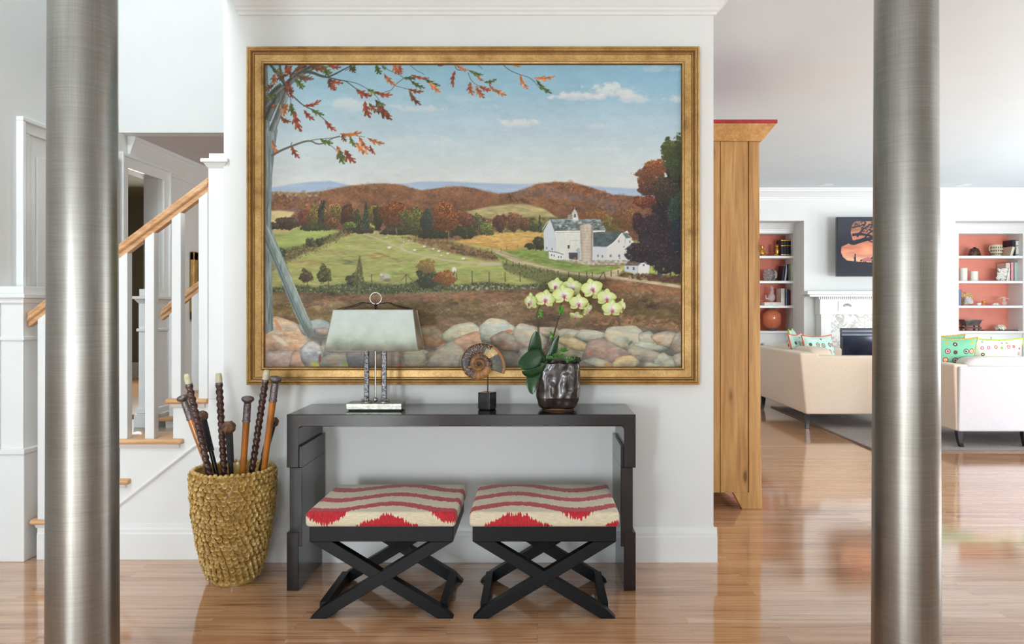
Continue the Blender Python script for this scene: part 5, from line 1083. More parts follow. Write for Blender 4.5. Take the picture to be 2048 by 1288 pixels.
S1 = [P(1077, 728), P(1077, 690), P(1076, 655), P(1074, 628)]; S2 = [P(1088, 726), P(1095, 704), P(1106, 674), P(1115, 640), P(1120, 618)]
def smooth_path(pts, n=40):
    out = []; pts = [Vector(p) for p in pts]
    for i in range(n + 1):
        u = i / n * (len(pts) - 1); k = min(int(u), len(pts) - 2); t_ = u - k
        p0, p1, p2, p3 = pts[max(k - 1, 0)], pts[k], pts[k + 1], pts[min(k + 2, len(pts) - 1)]
        out.append(.5 * ((2 * p1) + (p2 - p0) * t_ + (2 * p0 - 5 * p1 + 4 * p2 - p3) * t_ ** 2 + (3 * p1 - p0 - 3 * p2 + p3) * t_ ** 3))
    return out
S1 += [P(1085, 604, 3.5), P(1110, 585, 3.52), P(1138, 582, 3.52), P(1160, 600, 3.5), P(1163, 625, 3.5)]
S2 += [P(1130, 590, 3.5), P(1150, 568, 3.5), P(1180, 562, 3.5), P(1212, 582, 3.48), P(1236, 612, 3.46)]
MB().tube(smooth_path(S1), .0026, 8).build('stem', M_STEM, e); MB().tube(smooth_path(S2), .0028, 8).build('stem', M_STEM, e)
MB().tube([P(1079, 728, 3.49), P(1078, 628, 3.49)], .0014, 6).build('support_stick', M_TWIST, e); MB().tube([P(1094, 722, 3.49), P(1121, 625, 3.49)], .0014, 6).build('support_stick', M_TWIST, e)
for px, py, sx_, sz_ in ((1081, 626, .010, .020), (1122, 620, .010, .024), (1069, 681, .011, .018), (1104, 670, .008, .014)):
    m = MB(); c0 = P(px, py, 3.485)
    for q in range(26):
        m.ball(c0 + Vector((random.uniform(-1, 1) * sx_, random.uniform(-1, 1) * .006, random.uniform(-1, 1) * sz_)), random.uniform(.0025, .0045), 6, 4)
    m.build('moss_clip', M_CLIP, e)
t_ = NT('orchid petal'); rd = t_.n('ShaderNodeVectorMath', operation='LENGTH', i_0=t_.co()).outputs['Value']
M_PETAL = t_.out(t_.ramp(rd, [(.0, (246, 236, 226)), (.012, (240, 240, 214)), (.026, (222, 232, 160)), (.046, (206, 222, 128))]), .5, Subsurface_Weight=.12, Subsurface_Radius=(.01, .01, .004))
M_LIP = mk('magenta orchid lip', (190, 62, 96), .4, var=.25, scale=200); M_LIPW = mk('pale lilac lip', (226, 190, 206), .4, var=.1, scale=100)
def make_petals():
    m = MB()
    def petal(ang, L, Wd, rnd, back=0.0, cup=.004):
        ca, sa = math.cos(ang), math.sin(ang)
        def f(u, v):
            a = v * 2 - 1; w_ = Wd * math.sin(PI * min(u ** (.8 if rnd else 1.0) * .93 + .05, 1)) ** (.62 if rnd else .75); r = L * u; t2 = a * w_
            y = back + cup * (math.sin(u * 3) * .7 - abs(a) ** 2 * .9) * 2 + .0015 * math.sin(v * 12 + u * 5)
            return (r * ca - t2 * sa, -y, r * sa + t2 * ca)
        m.grid(f, 10, 8)
    for a in (90, 218, 322): petal(math.radians(a), .041, .0165, False, -.003, .002)
    for a in (12, 168): petal(math.radians(a), .045, .0235, True, .001, .003)
    return m
pm_ = make_petals().build('petals', M_PETAL, None, solid=.0008); me_p = pm_.data
lp = MB(); lp.ball((0, -.008, -.001), .0048, 10, 8, 1, 1, .9); lp.ball((-.0062, -.007, -.004), .0042, 8, 6, .6, 1, 1.2); lp.ball((.0062, -.007, -.004), .0042, 8, 6, .6, 1, 1.2)
l2 = MB(); l2.ball((0, -.011, -.0105), .0042, 10, 8, 1, .8, 1.4); l2.ball((0, -.010, -.0055), .0035, 8, 6, 1.3, .8, .7); l2.ball((0, -.012, -.0175), .0022, 8, 6, 1.2, .8, 1.2)
lo_ = lp.build('lip', M_LIPW, None); lo2 = l2.build('lip_tip', M_LIP, None); first = True
fl = [(1091, 598, .0, .05, .93, 3.44), (1127, 590, .1, -.05, 1.0, 3.43), (1061, 604, -.95, .1, .92, 3.47), (1112, 572, -.5, -.1, .85, 3.50), (1143, 576, .35, .0, 1.05, 3.49), (1157, 606, .15, .15, .88, 3.44), (1176, 620, 1.0, .3, .72, 3.47), (1184, 577, .1, -.1, 1.0, 3.44), (1213, 596, .2, .1, .92, 3.44), (1224, 618, .05, .2, .92, 3.42), (1243, 614, 1.05, .2, .80, 3.45), (1197, 588, -.3, -.2, .7, 3.49), (1152, 632, .1, 1.0, .62, 3.46)]
for px, py, yaw, pitch, s_, D in fl:
    if first: o = pm_; a = lo_; b = lo2; first = False
    else:
        o = pm_.copy(); a = lo_.copy(); b = lo2.copy()
        for q in (o, a, b): COL.objects.link(q)
    o.name = 'flower'; o.parent = e; o.location = P(px, py, D) - Vector(e.location); o.rotation_euler = (pitch, random.uniform(-.25, .25), yaw); s_ *= 1.16; o.scale = (s_, s_, s_)
    a.parent = o; b.parent = o
for px, py, D, rr_, n_ in ((1117, 716, 3.47, .034, 26), (1138, 722, 3.46, .026, 22), (1100, 718, 3.46, .022, 16), (1126, 704, 3.5, .03, 18)):
    m = MB(); c0 = P(px, py, D)
    for q in range(n_):
        el = .35 + 1.0 * (q / n_); th = q * 2.4; d = Vector((math.cos(th) * math.cos(el), math.sin(th) * math.cos(el) * .8, math.sin(el))); L_ = rr_ * (1.05 - .35 * q / n_); s_ = d.cross(Vector((0, 0, 1))).normalized()
        n0 = len(m.v)
        m.tube([c0, c0 + d * L_ * .5, c0 + d * L_ * .8, c0 + d * L_], [.002, .0042, .003, .0004], 6)
    m.build('succulent', M_SUCC, e)
m = MB()
for q in range(60):
    c0 = P(random.uniform(1138, 1160), random.uniform(714, 724), random.uniform(3.46, 3.54)); m.ball(c0, random.uniform(.003, .006), 6, 4, 1.3, 1, .8)
m.build('moss', mk('dark moss', (40, 58, 36), .7, var=.4, scale=90), e)
# ---------------------------------------------------------------- armoire
AY = 4.686
ax1 = X(1520, AY); ax0 = ax1 - .62; at = Z(283, AY); ab = Z(985, AY)
e = empty('pine_armoire', ((ax0 + ax1) / 2, AY + .55, 0), 'tall old pine armoire with flared crown edged in red, behind the wall corner', 'armoire')
L_ = 1.15; y1 = AY + L_
sx_ = X(1497, AY)
MB().box(ax0, ax1 - .09, AY + .012, y1, ab, at).build('side_panel', M_PINE, e, bevel=.002)
for a, b in ((ax0 + .004, X(1381, AY)), (X(1382, AY), X(1440, AY)), (X(1441.5, AY), X(1496, AY))):
    MB().box(a, b, AY, AY + .012, ab, at).build('side_board', M_PINE, e, bevel=.0015)
fx = X(1524, AY)
MB().prism([(X(1466, AY), ab), (X(1484, AY), 0), (fx, 0), (ax1 + .004, .4), (ax1 - .006, at), (sx_ + .002, at), (sx_ + .002, ab)], 'y', AY - .004, AY + .05).build('front_stile', M_PINE, e, bevel=.003)
MB().prism([(ax0, ab), (ax0, 0), (ax0 + .12, 0), (ax0 + .16, ab)], 'y', AY, AY + .05).build('back_foot', M_PINE, e)
MB().prism([(AY + .05, 0), (AY + .16, 0), (AY + .2, ab), (y1 - .2, ab), (y1 - .16, 0), (y1, 0), (y1, ab + .1), (AY + .05, ab + .1)], 'x', ax1 - .05, ax1 - .004).build('plinth', M_PINE, e, bevel=.002)
for a, b in ((AY + .07, AY + .57), (AY + .58, y1 - .07)):
    d = MB().box(ax1 - .09, ax1 - .012, a, b, ab + .12, at - .03).build('door', M_PINE, e, bevel=.003)
    MB().ball((ax1 + .012, b - .04 if a < AY + .3 else a + .04, 1.15), .016).build('knob', M_BLACKW, d)
cr = .088; ct = Z(247, AY - cr * .5)
lo = [(ax0, AY - .01, at), (ax1 + .008, AY - .01, at), (ax1 + .008, y1, at), (ax0, y1, at)]; hi = [(ax0, AY - cr * .6, ct), (ax1 + cr, AY - cr * .6, ct), (ax1 + cr, y1 + cr * .6, ct), (ax0, y1 + cr * .6, ct)]
MB().hexa(lo, hi).build('crown', M_PINEH, e, bevel=.002)
MB().box(ax0, ax1 + cr + .004, AY - cr * .6 - .004, y1 + cr * .6, ct, ct + .022).build('crown_edge', mk('worn red paint', (168, 36, 48), .5, var=.15, scale=30), e, bevel=.003)
# ---------------------------------------------------------------- living room back wall with two alcoves
xl0, xl1 = X(1430, DL), X(1608, DL); xr0, xr1 = X(1911, DL), X(2200, DL); at_ = Z(441.5, DL); DC = 10.35; DB = 10.70
m = MB().box(.76, xl0, DL, DC + .5, 0, CE); m.box(xl1, xr0, DL, DC + .5, 0, CE); m.box(xr1, RX, DL, DC + .5, 0, CE); m.box(xl0, xl1, DL, DC + .5, at_, CE); m.box(xr0, xr1, DL, DC + .5, at_, CE)
struct('wall_living_back', m, M_WALL)
M_CORAL = mk('coral alcove paint', (222, 122, 96), .5, var=.02, scale=5)
M_CORALR = mk('coral alcove paint right', (232, 142, 122), .5, var=.02, scale=5)
def cabinet(x0, x1, ox0, ox1, coral, label):
    e = empty('built_in_cabinet', ((x0 + x1) / 2, DC, 0), label, 'cabinet')
    zt, zb = Z(467, DC), Z(662, DC)
    m = MB(); m.box(x0, ox0, DC, DB, 0, at_); m.box(ox1, max(x1, ox1 + .03), DC, DB, 0, at_); m.box(ox0, ox1, DC, DB, zt, at_); m.build('case', M_TRIM, e)
    MB().box(ox0, ox1, DB - .01, DB, zb, zt).build('back_panel', coral, e)
    MB().box(x0, x1, DC - .03, DB - .01, zb - .03, zb).build('counter', M_TRIM, e, bevel=.004)
    MB().box(ox0, ox1, DC + .02, DB - .01, 0, zb - .03).build('base_case', M_TRIM, e)
    m = MB(); n_ = 2; w_ = (ox1 - ox0) / n_
    for k in range(n_):
        d = MB().box(ox0 + k * w_ + .01, ox0 + (k + 1) * w_ - .01, DC, DC + .02, .12, zb - .08); a, b = ox0 + k * w_ + .07, ox0 + (k + 1) * w_ - .07
        d = d.build('door', M_TRIM, e, bevel=.003); MB().box(a, b, DC - .006, DC, .2, zb - .15).build('door_panel', M_TRIM, d, bevel=.003)
        MB().ball((b + .03 if k == 0 else a - .03, DC - .02, zb - .18), .016).build('knob', M_NICK, d)
    for a, b in ((511.5, 516.5), (561.5, 566.5), (611, 616)):
        MB().box(ox0, ox1, DC + .005, DB - .01, Z(b, DC), Z(a, DC)).build('shelf', M_TRIM, e, bevel=.003)
    pr = crown_prof(.15, .09)
    m = MB().prism([(DC - a, Z(466, DC) + .01 + b) for a, b in pr], 'x', x0, x1); m.build('cornice', M_TRIM, e)
    return e
cabinet(xl0, xl1, X(1450, DC), X(1587, DC), M_CORAL, 'white built-in shelving with coral back, left of the fireplace')
cabinet(xr0, xr1, X(1917.5, DC), X(2046, DC), M_CORALR, 'white built-in shelving with coral back, right of the fireplace')
SH = [Z(v, DC) for v in (511.5, 561.5, 611, 662)]           # shelf heights, top to bottom
# ---------------------------------------------------------------- fireplace
MX0, MX1 = X(1614, 9.7), X(1899, 9.7); e = empty('fireplace', ((MX0 + MX1) / 2, 9.8, 0), 'white fireplace mantel with marble surround and black firebox', 'fireplace')
def marble():
    t = NT('veined white marble'); a = t.noise(t.mapv((1, 1, 1)), 3.2, 8, .68, 2.2); c = t.ramp(t.math('ABSOLUTE', t.math('SUBTRACT', a, .5)), [(.0, (176, 170, 164)), (.018, (206, 202, 196)), (.05, (238, 236, 232)), (1, (244, 243, 240))]); return t.out(c, .15)
M_MARB = marble()
m = MB(); y_ = 9.78; zt = Z(582, 9.7)
m.box(MX0, MX1, 9.68, DL, zt - .045, zt); m.box(MX0 + .04, MX1 - .04, 9.72, DL, zt - .075, zt - .045); m.build('mantel_shelf', M_TRIM, e, bevel=.006)
m = MB(); n_ = 60
a0, a1 = X(1636, y_), X(1878, y_)
for k in range(n_): q = a0 + (a1 - a0) * k / n_; m.box(q, q + (a1 - a0) / n_ * .55, 9.745, y_, zt - .105, zt - .075)
m.build('dentil_row', M_TRIM, e)
z3 = Z(629, y_)
fr = MB().box(X(1640, y_), X(1874, y_), y_, DL, z3, zt - .075).build('frieze', M_TRIM, e, bevel=.004)
MB().box(X(1676, y_), X(1714, y_), y_ - .012, y_, z3 + .05, zt - .13).build('frieze_panel', M_TRIM, e, bevel=.004)
m = MB(); c0 = (X(1694, y_), y_ - .014, Z(611, y_))
for k in range(9): a = PI * k / 8; m.tube([c0, (c0[0] + .05 * math.cos(a), c0[1] - .006, c0[2] - .01 + .035 * math.sin(a))], [.004, .008], 6)
m.build('shell_ornament', mk('weathered shell ornament', (176, 172, 164), .6), e)
for a, b in ((1642, 1662), (1852, 1872)): MB().box(X(a, y_), X(b, y_), y_, DL, 0, z3).box(X(a, y_) - .02, X(b, y_) + .02, y_ - .02, DL, 0, .2).build('pilaster', M_TRIM, e, bevel=.004)
m = MB(); mx0, mx1 = X(1662, y_ + .04), X(1852, y_ + .04); fx0, fx1, fz = X(1680, y_ + .04), X(1834, y_ + .04), Z(656, y_ + .04)
m.box(mx0, fx0, y_ + .04, DL, 0, z3); m.box(fx1, mx1, y_ + .04, DL, 0, z3); m.box(fx0, fx1, y_ + .04, DL, fz, z3); m.build('marble_surround', M_MARB, e)
M_IRON = mk('black iron', (26, 28, 36), .3, .3); M_FGL = mk('dark fire glass', (40, 46, 62), .08, .2, var=.3, scale=4)
f = MB(); f.box(fx0, fx1, y_ + .05, y_ + .09, fz - .11, fz); f.box(fx0, fx0 + .045, y_ + .05, y_ + .09, .05, fz - .11); f.box(fx1 - .045, fx1, y_ + .05, y_ + .09, .05, fz - .11); f.box(fx0, fx1, y_ + .05, y_ + .09, 0, .06)
f.build('firebox_frame', M_IRON, e, bevel=.004); MB().box(fx0 + .045, fx1 - .045, y_ + .075, y_ + .085, .06, fz - .11).build('firebox_glass', M_FGL, e)
MB().box(fx0 + .02, fx1 - .02, y_ + .036, y_ + .05, fz - .098, fz - .075).box(fx0 + .02, fx1 - .02, y_ + .04, y_ + .05, fz - .05, fz - .03).build('firebox_louvre', mk('grey iron louvre', (86, 92, 104), .25, .6), e)
# ---------------------------------------------------------------- television with its evening picture
def tv_img():
    p = Painter(340, 236, 0, 0, 9); im = p.im
    y = np.arange(236) / 236.; c = np.stack([np.interp(y, [0, .3, .55, .75, 1], v) for v in ([150, 190, 226, 250, 250], [110, 120, 140, 190, 180], [70, 90, 110, 150, 140])], -1) / 255; im[:] = c[:, None, :]
    im += .06 * p.fbm(60, 12, 3)[..., None] * np.array([1, .6, .4])
    dk = (24, 26, 46)
    p.poly([(0, 0), (80, 0), (60, 30), (54, 60), (62, 90), (40, 108), (16, 118), (14, 140), (22, 160), (40, 174), (70, 178), (150, 182), (340, 190), (340, 236), (0, 236)], dk)
    p.poly([(0, 0), (340, 0), (340, 14), (0, 14)], (34, 34, 60))
    for L, a, b in (([(40, 88), (62, 104), (86, 96), (110, 90), (140, 84), (200, 70), (300, 60)], 22, 8), ([(60, 70), (90, 66), (130, 70), (170, 90), (230, 96)], 12, 5), ([(80, 78), (100, 50), (130, 30), (160, 20)], 9, 3), ([(110, 86), (130, 60), (170, 44), (220, 30)], 8, 3), ([(60, 40), (90, 34), (120, 22)], 8, 3), ([(90, 94), (112, 80), (140, 100), (180, 108)], 8, 3), ([(200, 70), (220, 50), (250, 30)], 7, 3)): p.line(L, a, b, dk)
    p.fill_dabs([(60, 14), (340, 14), (340, 60), (200, 56), (90, 60)], 260, [dk, (60, 44, 50)], r=(1.5, 5), a=.75)
    p.line([(72, 178), (73, 152)], 9, 5, dk); p.dab(73, 150, 3, 4, dk, 1); p.line([(70, 168), (66, 160)], 3, 2, dk)
    p.fill_dabs([(90, 178), (110, 166), (150, 162), (200, 168), (330, 160), (330, 184)], 120, [(60, 40, 50), dk], r=(2, 5), a=.9)
    p.poly([(104, 166), (130, 160), (140, 168), (140, 178), (104, 178)], (190, 110, 120))
    return np.clip(im, 0, 1)
TY = 9.72; tx0, tx1, tz0, tz1 = X(1673.5, TY), X(1841, TY), Z(553, TY), Z(434, TY)
e = empty('television', ((tx0 + tx1) / 2, TY, tz0), 'wall mounted flat television showing an orange sunset with a dark tree', 'television')
m = MB().box(tx0, tx1, TY, TY + .045, tz0, tz1); m.build('case', mk('black television case', (18, 19, 26), .2), e, bevel=.004)
MB().box((tx0 + tx1) / 2 - .15, (tx0 + tx1) / 2 + .15, TY + .045, DL, tz0 + .25, tz1 - .25).build('wall_bracket', M_IRON, e)
tm = NT('television screen'); a_ = tm.n('ShaderNodeVertexColor'); a_.layer_name = 'Col'; M_SCR = tm.out(lin((10, 10, 12)), .12, Emission_Color=a_.outputs[0], Emission_Strength=.95)
color_grid('screen', tv_img(), tx0 + .012, tx1 - .012, tz0 + .012, tz1 - .012, TY - .002, M_SCR, e)
MB().box(tx1 + .02, tx1 + .02, TY, TY, tz0, tz0) if False else None
# ---------------------------------------------------------------- rug and seating
M_RUG = mk('grey beige rug', (150, 142, 138), .95, var=.16, scale=120, bump=.8, bscale=300)
rug = MB().box(2.96, 6.3, 6.56, 9.45, 0, .012).build('area_rug', M_RUG, None); tag(rug, 'large grey beige flat woven rug under both sofas', 'rug')
M_BIND = mk('dark rug binding', (84, 74, 70), .9); m = MB(); m.box(2.935, 2.96, 6.535, 9.475, 0, .0135); m.box(2.96, 6.3, 6.535, 6.56, 0, .0135); m.build('binding', mk('rug binding', (128, 112, 104), .9), rug)
def cloth(name, c): return mk(name, c, .9, var=.05, scale=220, bump=.35, bscale=420, Sheen_Weight=.2)
M_SOFA = cloth('oatmeal linen weave', (236, 216, 194)); M_SOFA2 = cloth('ivory linen weave', (212, 208, 213)); M_SCUSH = cloth('ivory cushion linen', (218, 212, 206))
M_DARKLEG = mk('dark sofa leg', (30, 25, 28), .3)
def rbox(m, x0, x1, y0, y1, z0, z1, fl=(0, 0, 0, 0)):
    # box whose top spreads outward by fl = (left, right, front, back)
    return m.hexa([(x0, y0, z0), (x1, y0, z0), (x1, y1, z0), (x0, y1, z0)], [(x0 - fl[0], y0 - fl[2], z1), (x1 + fl[1], y0 - fl[2], z1), (x1 + fl[1], y1 + fl[3], z1), (x0 - fl[0], y1 + fl[3], z1)])
def leg(e, x, y, sx_, z1=.152, z0=.0):
    m = MB(); vs = []; 
    for i in range(5):
        t = i / 4; z = z0 + (z1 - z0) * (1 - t); off = .035 * t ** 2 * sx_; h = .026 - .008 * t
        vs += [(x + off - h, y - h, z), (x + off + h, y - h, z), (x + off + h, y + h, z), (x + off - h, y + h, z)]
    fs = [(0, 1, 2, 3), (16, 19, 18, 17)] + [(i * 4 + k, i * 4 + (k + 1) % 4, i * 4 + 4 + (k + 1) % 4, i * 4 + 4 + k) for i in range(4) for k in range(4)]
    m.add(vs, fs); m.build('leg', M_DARKLEG, e, bevel=.003)
def puff(m, x0, x1, y0, y1, z0, z1, k=.35):
    # stuffed cushion block
    cx, cy, cz = (x0 + x1) / 2, (y0 + y1) / 2, (z0 + z1) / 2; hx, hy, hz = (x1 - x0) / 2, (y1 - y0) / 2, (z1 - z0) / 2
    n0 = len(m.v)
    def sp(a, p): return math.copysign(abs(a) ** p, a)
    def f(u, v):
        th = 2 * PI * u; ph = PI * (v - .5); c, s_ = math.cos(ph), math.sin(ph)
        return (cx + hx * sp(math.cos(th), k) * sp(c, k), cy + hy * sp(math.sin(th), k) * sp(c, k), cz + hz * sp(s_, k))
    return m.grid(f, 48, 24)
# left sofa: its back to the armoire, an arm towards us
q = 7.77; bx = X(1612, q); e = empty('sofa', (bx + .45, q + .85, .012), 'beige linen sofa seen from its back corner, left, dark legs, printed pillows along its back', 'sofa')
le = 1.62; hz = Z(712, q); dp = .96
MB_ = rbox(MB(), bx, bx + .17, q, q + le, .15, hz + .03, (.07, -.04, .015, 0)); MB_.build('back', M_SOFA, e, bevel=.022, seg=4)
rbox(MB(), bx + .10, bx + dp, q, q + .15, .15, hz, (.0, .02, .015, -.03)).build('arm', M_SOFA, e, bevel=.02, seg=4); rbox(MB(), bx + .10, bx + dp, q + le - .15, q + le, .15, hz, (.0, .02, -.03, .015)).build('arm', M_SOFA, e, bevel=.02, seg=4)
MB().box(bx + .12, bx + dp - .02, q + .12, q + le - .12, .15, .32).build('seat_base', M_SOFA, e, bevel=.01)
for k in (0, 1):
    y0 = q + .16 + k * (le - .32) / 2; puff(MB(), bx + .2, bx + dp, y0, y0 + (le - .34) / 2, .31, .47, .28).build('seat_cushion', M_SOFA, e)
    puff(MB(), bx + .10, bx + .36, y0, y0 + (le - .34) / 2, .44, hz + .075, .4).build('back_cushion', M_SOFA, e)
for x_, y_, s_ in ((bx + .03, q + .04, -.2), (bx + dp - .06, q + .04, 1), (bx + .03, q + le - .05, -.4), (bx + dp - .06, q + le - .05, 1)): 
    leg(e, x_, y_, s_, .152, 0 if x_ < 2.9 else .0125)
# right sofa: its back towards us
q = 6.69; bx = X(1914.5, q); e2 = empty('sofa', (bx + .9, q + .45, .012), 'ivory linen sofa with its back to the camera, right edge of the photo', 'sofa')
hz = Z(733, q); le = 1.78
rbox(MB(), bx + .01, bx + le, q, q + .16, .15, hz, (0, 0, .02, -.03)).build('back', M_SOFA2, e2, bevel=.016, seg=4)
rbox(MB(), bx - .0, bx + .13, q + .012, q + .93, .15, hz + .015, (.02, -.02, -.005, .02)).build('arm', M_SOFA, e2, bevel=.02, seg=4); rbox(MB(), bx + le - .14, bx + le, q + .012, q + .93, .15, hz, (-.02, .02, -.005, .02)).build('arm', M_SOFA, e2, bevel=.02, seg=4)
MB().box(bx + .1, bx + le - .1, q + .14, q + .9, .15, .32).build('seat_base', M_SOFA2, e2, bevel=.01)
for k in (0, 1):
    x0 = bx + .14 + k * (le - .28) / 2; puff(MB(), x0, x0 + (le - .3) / 2, q + .3, q + .93, .31, .47, .28).build('seat_cushion', M_SOFA2, e2)
    puff(MB(), x0, x0 + (le - .3) / 2, q + .1, q + .34, .42, hz + .075, .35).build('back_cushion', M_SCUSH, e2)
for x_, y_, s_ in ((bx + .03, q + .03, .6), (bx + .62 , q + .04, .3), (bx + le - .05, q + .04, .5), (bx + .03, q + .86, 0), (bx + le - .05, q + .86, 0)): leg(e2, x_, y_, s_, .152, .0125)
for l_ in list(e.children) + list(e2.children):
    pass
# pillows
def dots(name, base, cols, sc, stripe=None, ring=True):
    t = NT(name); v = t.mapv(); vo = t.n('ShaderNodeTexVoronoi', i_Vector=v, i_Scale=sc, i_Randomness=.35); d = vo.outputs['Distance']; rc = t.n('ShaderNodeSeparateColor', i_0=vo.outputs['Color']).outputs[0]
    n_ = len(cols); c = t.ramp(rc, [(i / n_, cols[i]) for i in range(n_)], 'CONSTANT'); c2 = t.ramp(rc, [(i / n_, cols[(i + 2) % n_]) for i in range(n_)], 'CONSTANT')
    o = t.mix(t.math('LESS_THAN', d, .33), lin(base), c); o = t.mix(t.math('LESS_THAN', d, .21), o, lin((240, 236, 220))); o = t.mix(t.math('LESS_THAN', d, .15), o, c2)
    return t.out(o, .85)
P_AQ = dots('aqua print cotton', (196, 226, 214), [(176, 60, 70), (70, 90, 90), (150, 60, 90), (90, 120, 90), (60, 66, 90)], 12)
P_GR = dots('green circle print cotton', (128, 196, 160), [(190, 60, 60), (90, 70, 60), (214, 170, 60), (120, 70, 100), (40, 90, 90)], 13)
P_MU = dots('many coloured circle print cotton', (226, 226, 206), [(190, 110, 140), (150, 160, 70), (214, 90, 80), (90, 80, 60), (110, 170, 150), (160, 70, 110)], 17)
M_ORTR = mk('orange pillow side', (228, 96, 56), .8); M_BRAID = mk('gold braid', (206, 166, 84), .7, var=.25, scale=120, bump=.6, bscale=200); M_GREENTR = mk('lime piping', (160, 190, 70), .8)
def pillow(c, w_, h_, t_, rz, rx, mat, label, trim, grp=None):
    m = MB(); n_ = 18
    def f(sg):
        def g(u, v):
            a, b = u * 2 - 1, v * 2 - 1; k = max(0, (1 - a * a)) ** .45 * max(0, (1 - b * b)) ** .45; pin = 1 - .10 * (1 - abs(a)) * 0 - .08 * (abs(b) ** 2) * (1 - a * a) 
            pin2 = 1 - .10 * (1 - b * b) * abs(a) ** 2; 
            return (a * w_ / 2 * pin2, sg * t_ / 2 * k, b * h_ / 2 * (1 - .10 * (1 - a * a)))
        return g
    m.grid(f(-1), n_, n_); m.grid(f(1), n_, n_)
    o = m.build('throw_pillow', mat, None); o.location = c; o.rotation_euler = (rx, 0, rz); tag(o, label, 'pillow', grp)
    g = f(1); path = [g(i / n_, 0) for i in range(n_)] + [g(1, i / n_) for i in range(n_)] + [g(1 - i / n_, 1) for i in range(n_)] + [g(0, 1 - i / n_) for i in range(n_)]
    tb = MB().tube(path, .008, 6, True, closed=True); me_o = tb.build('trim', trim, None); me_o.parent = o
    return o
lx = X(1612, 7.77)
pillow((lx + .21, 8.60, .74), .44, .44, .15, math.radians(52), math.radians(-12), P_AQ, 'aqua printed pillow with orange edge, leftmost on the left sofa', M_ORTR)
pillow((lx + .30, 9.0, .77), .46, .46, .15, math.radians(66), math.radians(-12), P_AQ, 'aqua printed pillow standing furthest back on the left sofa', M_GREENTR)
pillow((lx + .38, 8.40, .73), .44, .44, .15, math.radians(24), math.radians(-14), P_AQ, 'aqua printed pillow rightmost of the three on the left sofa', M_ORTR)
bx = X(1914.5, 6.69)
pillow((bx + .18, 7.12, .765), .44, .42, .16, math.radians(-8), math.radians(10), P_GR, 'green circle print pillow with gold braid on the right sofa', M_BRAID)
pillow((bx + .16, 7.29, .79), .44, .42, .12, math.radians(-6), math.radians(10), P_GR, 'second green pillow with gold braid, peeking out behind the first one', M_BRAID)
pillow((bx + .60, 7.12, .76), .50, .42, .16, math.radians(3), math.radians(10), P_MU, 'cream pillow with many coloured circles at the right edge', M_GREENTR)
# small plant between the sofas on a side table
sx0 = X(1891, 8.3); e = empty('side_table', (sx0, 8.3, .012), 'small round white side table between the sofas, mostly hidden', 'side table')
MB().lathe([(.16, .012), (.16, .03), (.03, .05), (.03, .60), (.2, .62), (.2, .645)], (sx0, 8.3, 0), 32).build('pedestal', M_TRIM, e)
e = empty('small_plant', (sx0, 8.3, .645), 'tiny green plant in a white cup beside the right sofa', 'plant')
MB().lathe([(.03, 0), (.04, .06)], (sx0, 8.3, .645), 20).build('cup', M_TRIM, e); m = MB()
for k in range(40): m.ball((sx0 + random.gauss(0, .035), 8.3 + random.gauss(0, .03), .73 + random.gauss(0, .022)), .012, 6, 4)
m.build('foliage', M_SUCC, e)
# recessed lights
for px, D, lb in ((1652, 9.64, 'round recessed ceiling light, the one above the television side'), (1928, 9.64, 'round recessed ceiling light, above the right alcove')):
    e = empty('recessed_light', (X(px, D), D, CE), lb, 'ceiling light'); MB().lathe([(.055, -.001), (.085, -.004), (.085, 0)], (X(px, D), D, CE), 32, cap=False).build('trim_ring', M_TRIM, e); MB().lathe([(0, -.002), (.055, -.002)], (X(px, D), D, CE), 32, cap=False).build('lens', mk('frosted lens', (250, 248, 240), .4), e)
# ---------------------------------------------------------------- things on the shelves
SY = DC + .10
def sx(px): return X(px, SY)
def tg1(m, name, mat, label, cat, grp=None, **k): return tag(m.build(name, mat, None, **k), label, cat, grp)
def book(px0, px1, ytop, sh, col, label, depth=.2, lean=0, grp=None, band=None, y0=SY):
    z0 = SH[sh]; x0, x1 = X(px0, y0), X(px1, y0) - .002; z1 = Z(ytop, y0)
    e = empty('book', ((x0 + x1) / 2, y0, z0), label, 'book', grp); c = mk('book cover', col, .5, var=.05)
    m = MB(); n_ = .003; m.box(x0, x1, y0, y0 + .004, z0, z1); m.box(x0, x0 + n_, y0, y0 + depth, z0, z1); m.box(x1 - n_, x1, y0, y0 + depth, z0, z1)
    if lean: m.rot(0, (x0 if lean > 0 else x1, y0, z0), lean, 'Y')
    m.build('cover', c, e); m = MB().box(x0 + n_, x1 - n_, y0 + .004, y0 + depth - .004, z0 + .004, z1 - .004)
    if lean: m.rot(0, (x0 if lean > 0 else x1, y0, z0), lean, 'Y')
    m.build('pages', M_PAGE, e)
    if band:
        for f0, f1 in ((.93, .98), (.62, .66), (.08, .12)):
            m = MB().box(x0, x1, y0 - .001, y0, z0 + (z1 - z0) * f0, z0 + (z1 - z0) * f1)
            if lean: m.rot(0, (x0 if lean > 0 else x1, y0, z0), lean, 'Y')
            m.build('spine_band', band, e)
    return e
M_PAGE = mk('book pages', (232, 226, 206), .8); M_GILT = mk('gilt', (214, 170, 80), .3, .8)
zc_ = lambda px: 0
ORD = ('leftmost, touching the gilt bookend', 'second from the left', 'middle one', 'second from the right', 'rightmost, against the cabinet side')
for k, (a, b) in enumerate(((1562, 1567.5), (1567.5, 1573), (1573, 1578.5), (1578.5, 1583.5), (1583.5, 1587.8))):
    book(a, b, 479.5, 0, (28, 30, 48), 'navy leather volume with gold bands, ' + ORD[k], grp='navy leather volumes', band=M_GILT)
book(1563, 1567, 531, 1, (26, 34, 58), 'leaning dark navy book beside the silver drum jars', lean=.12)
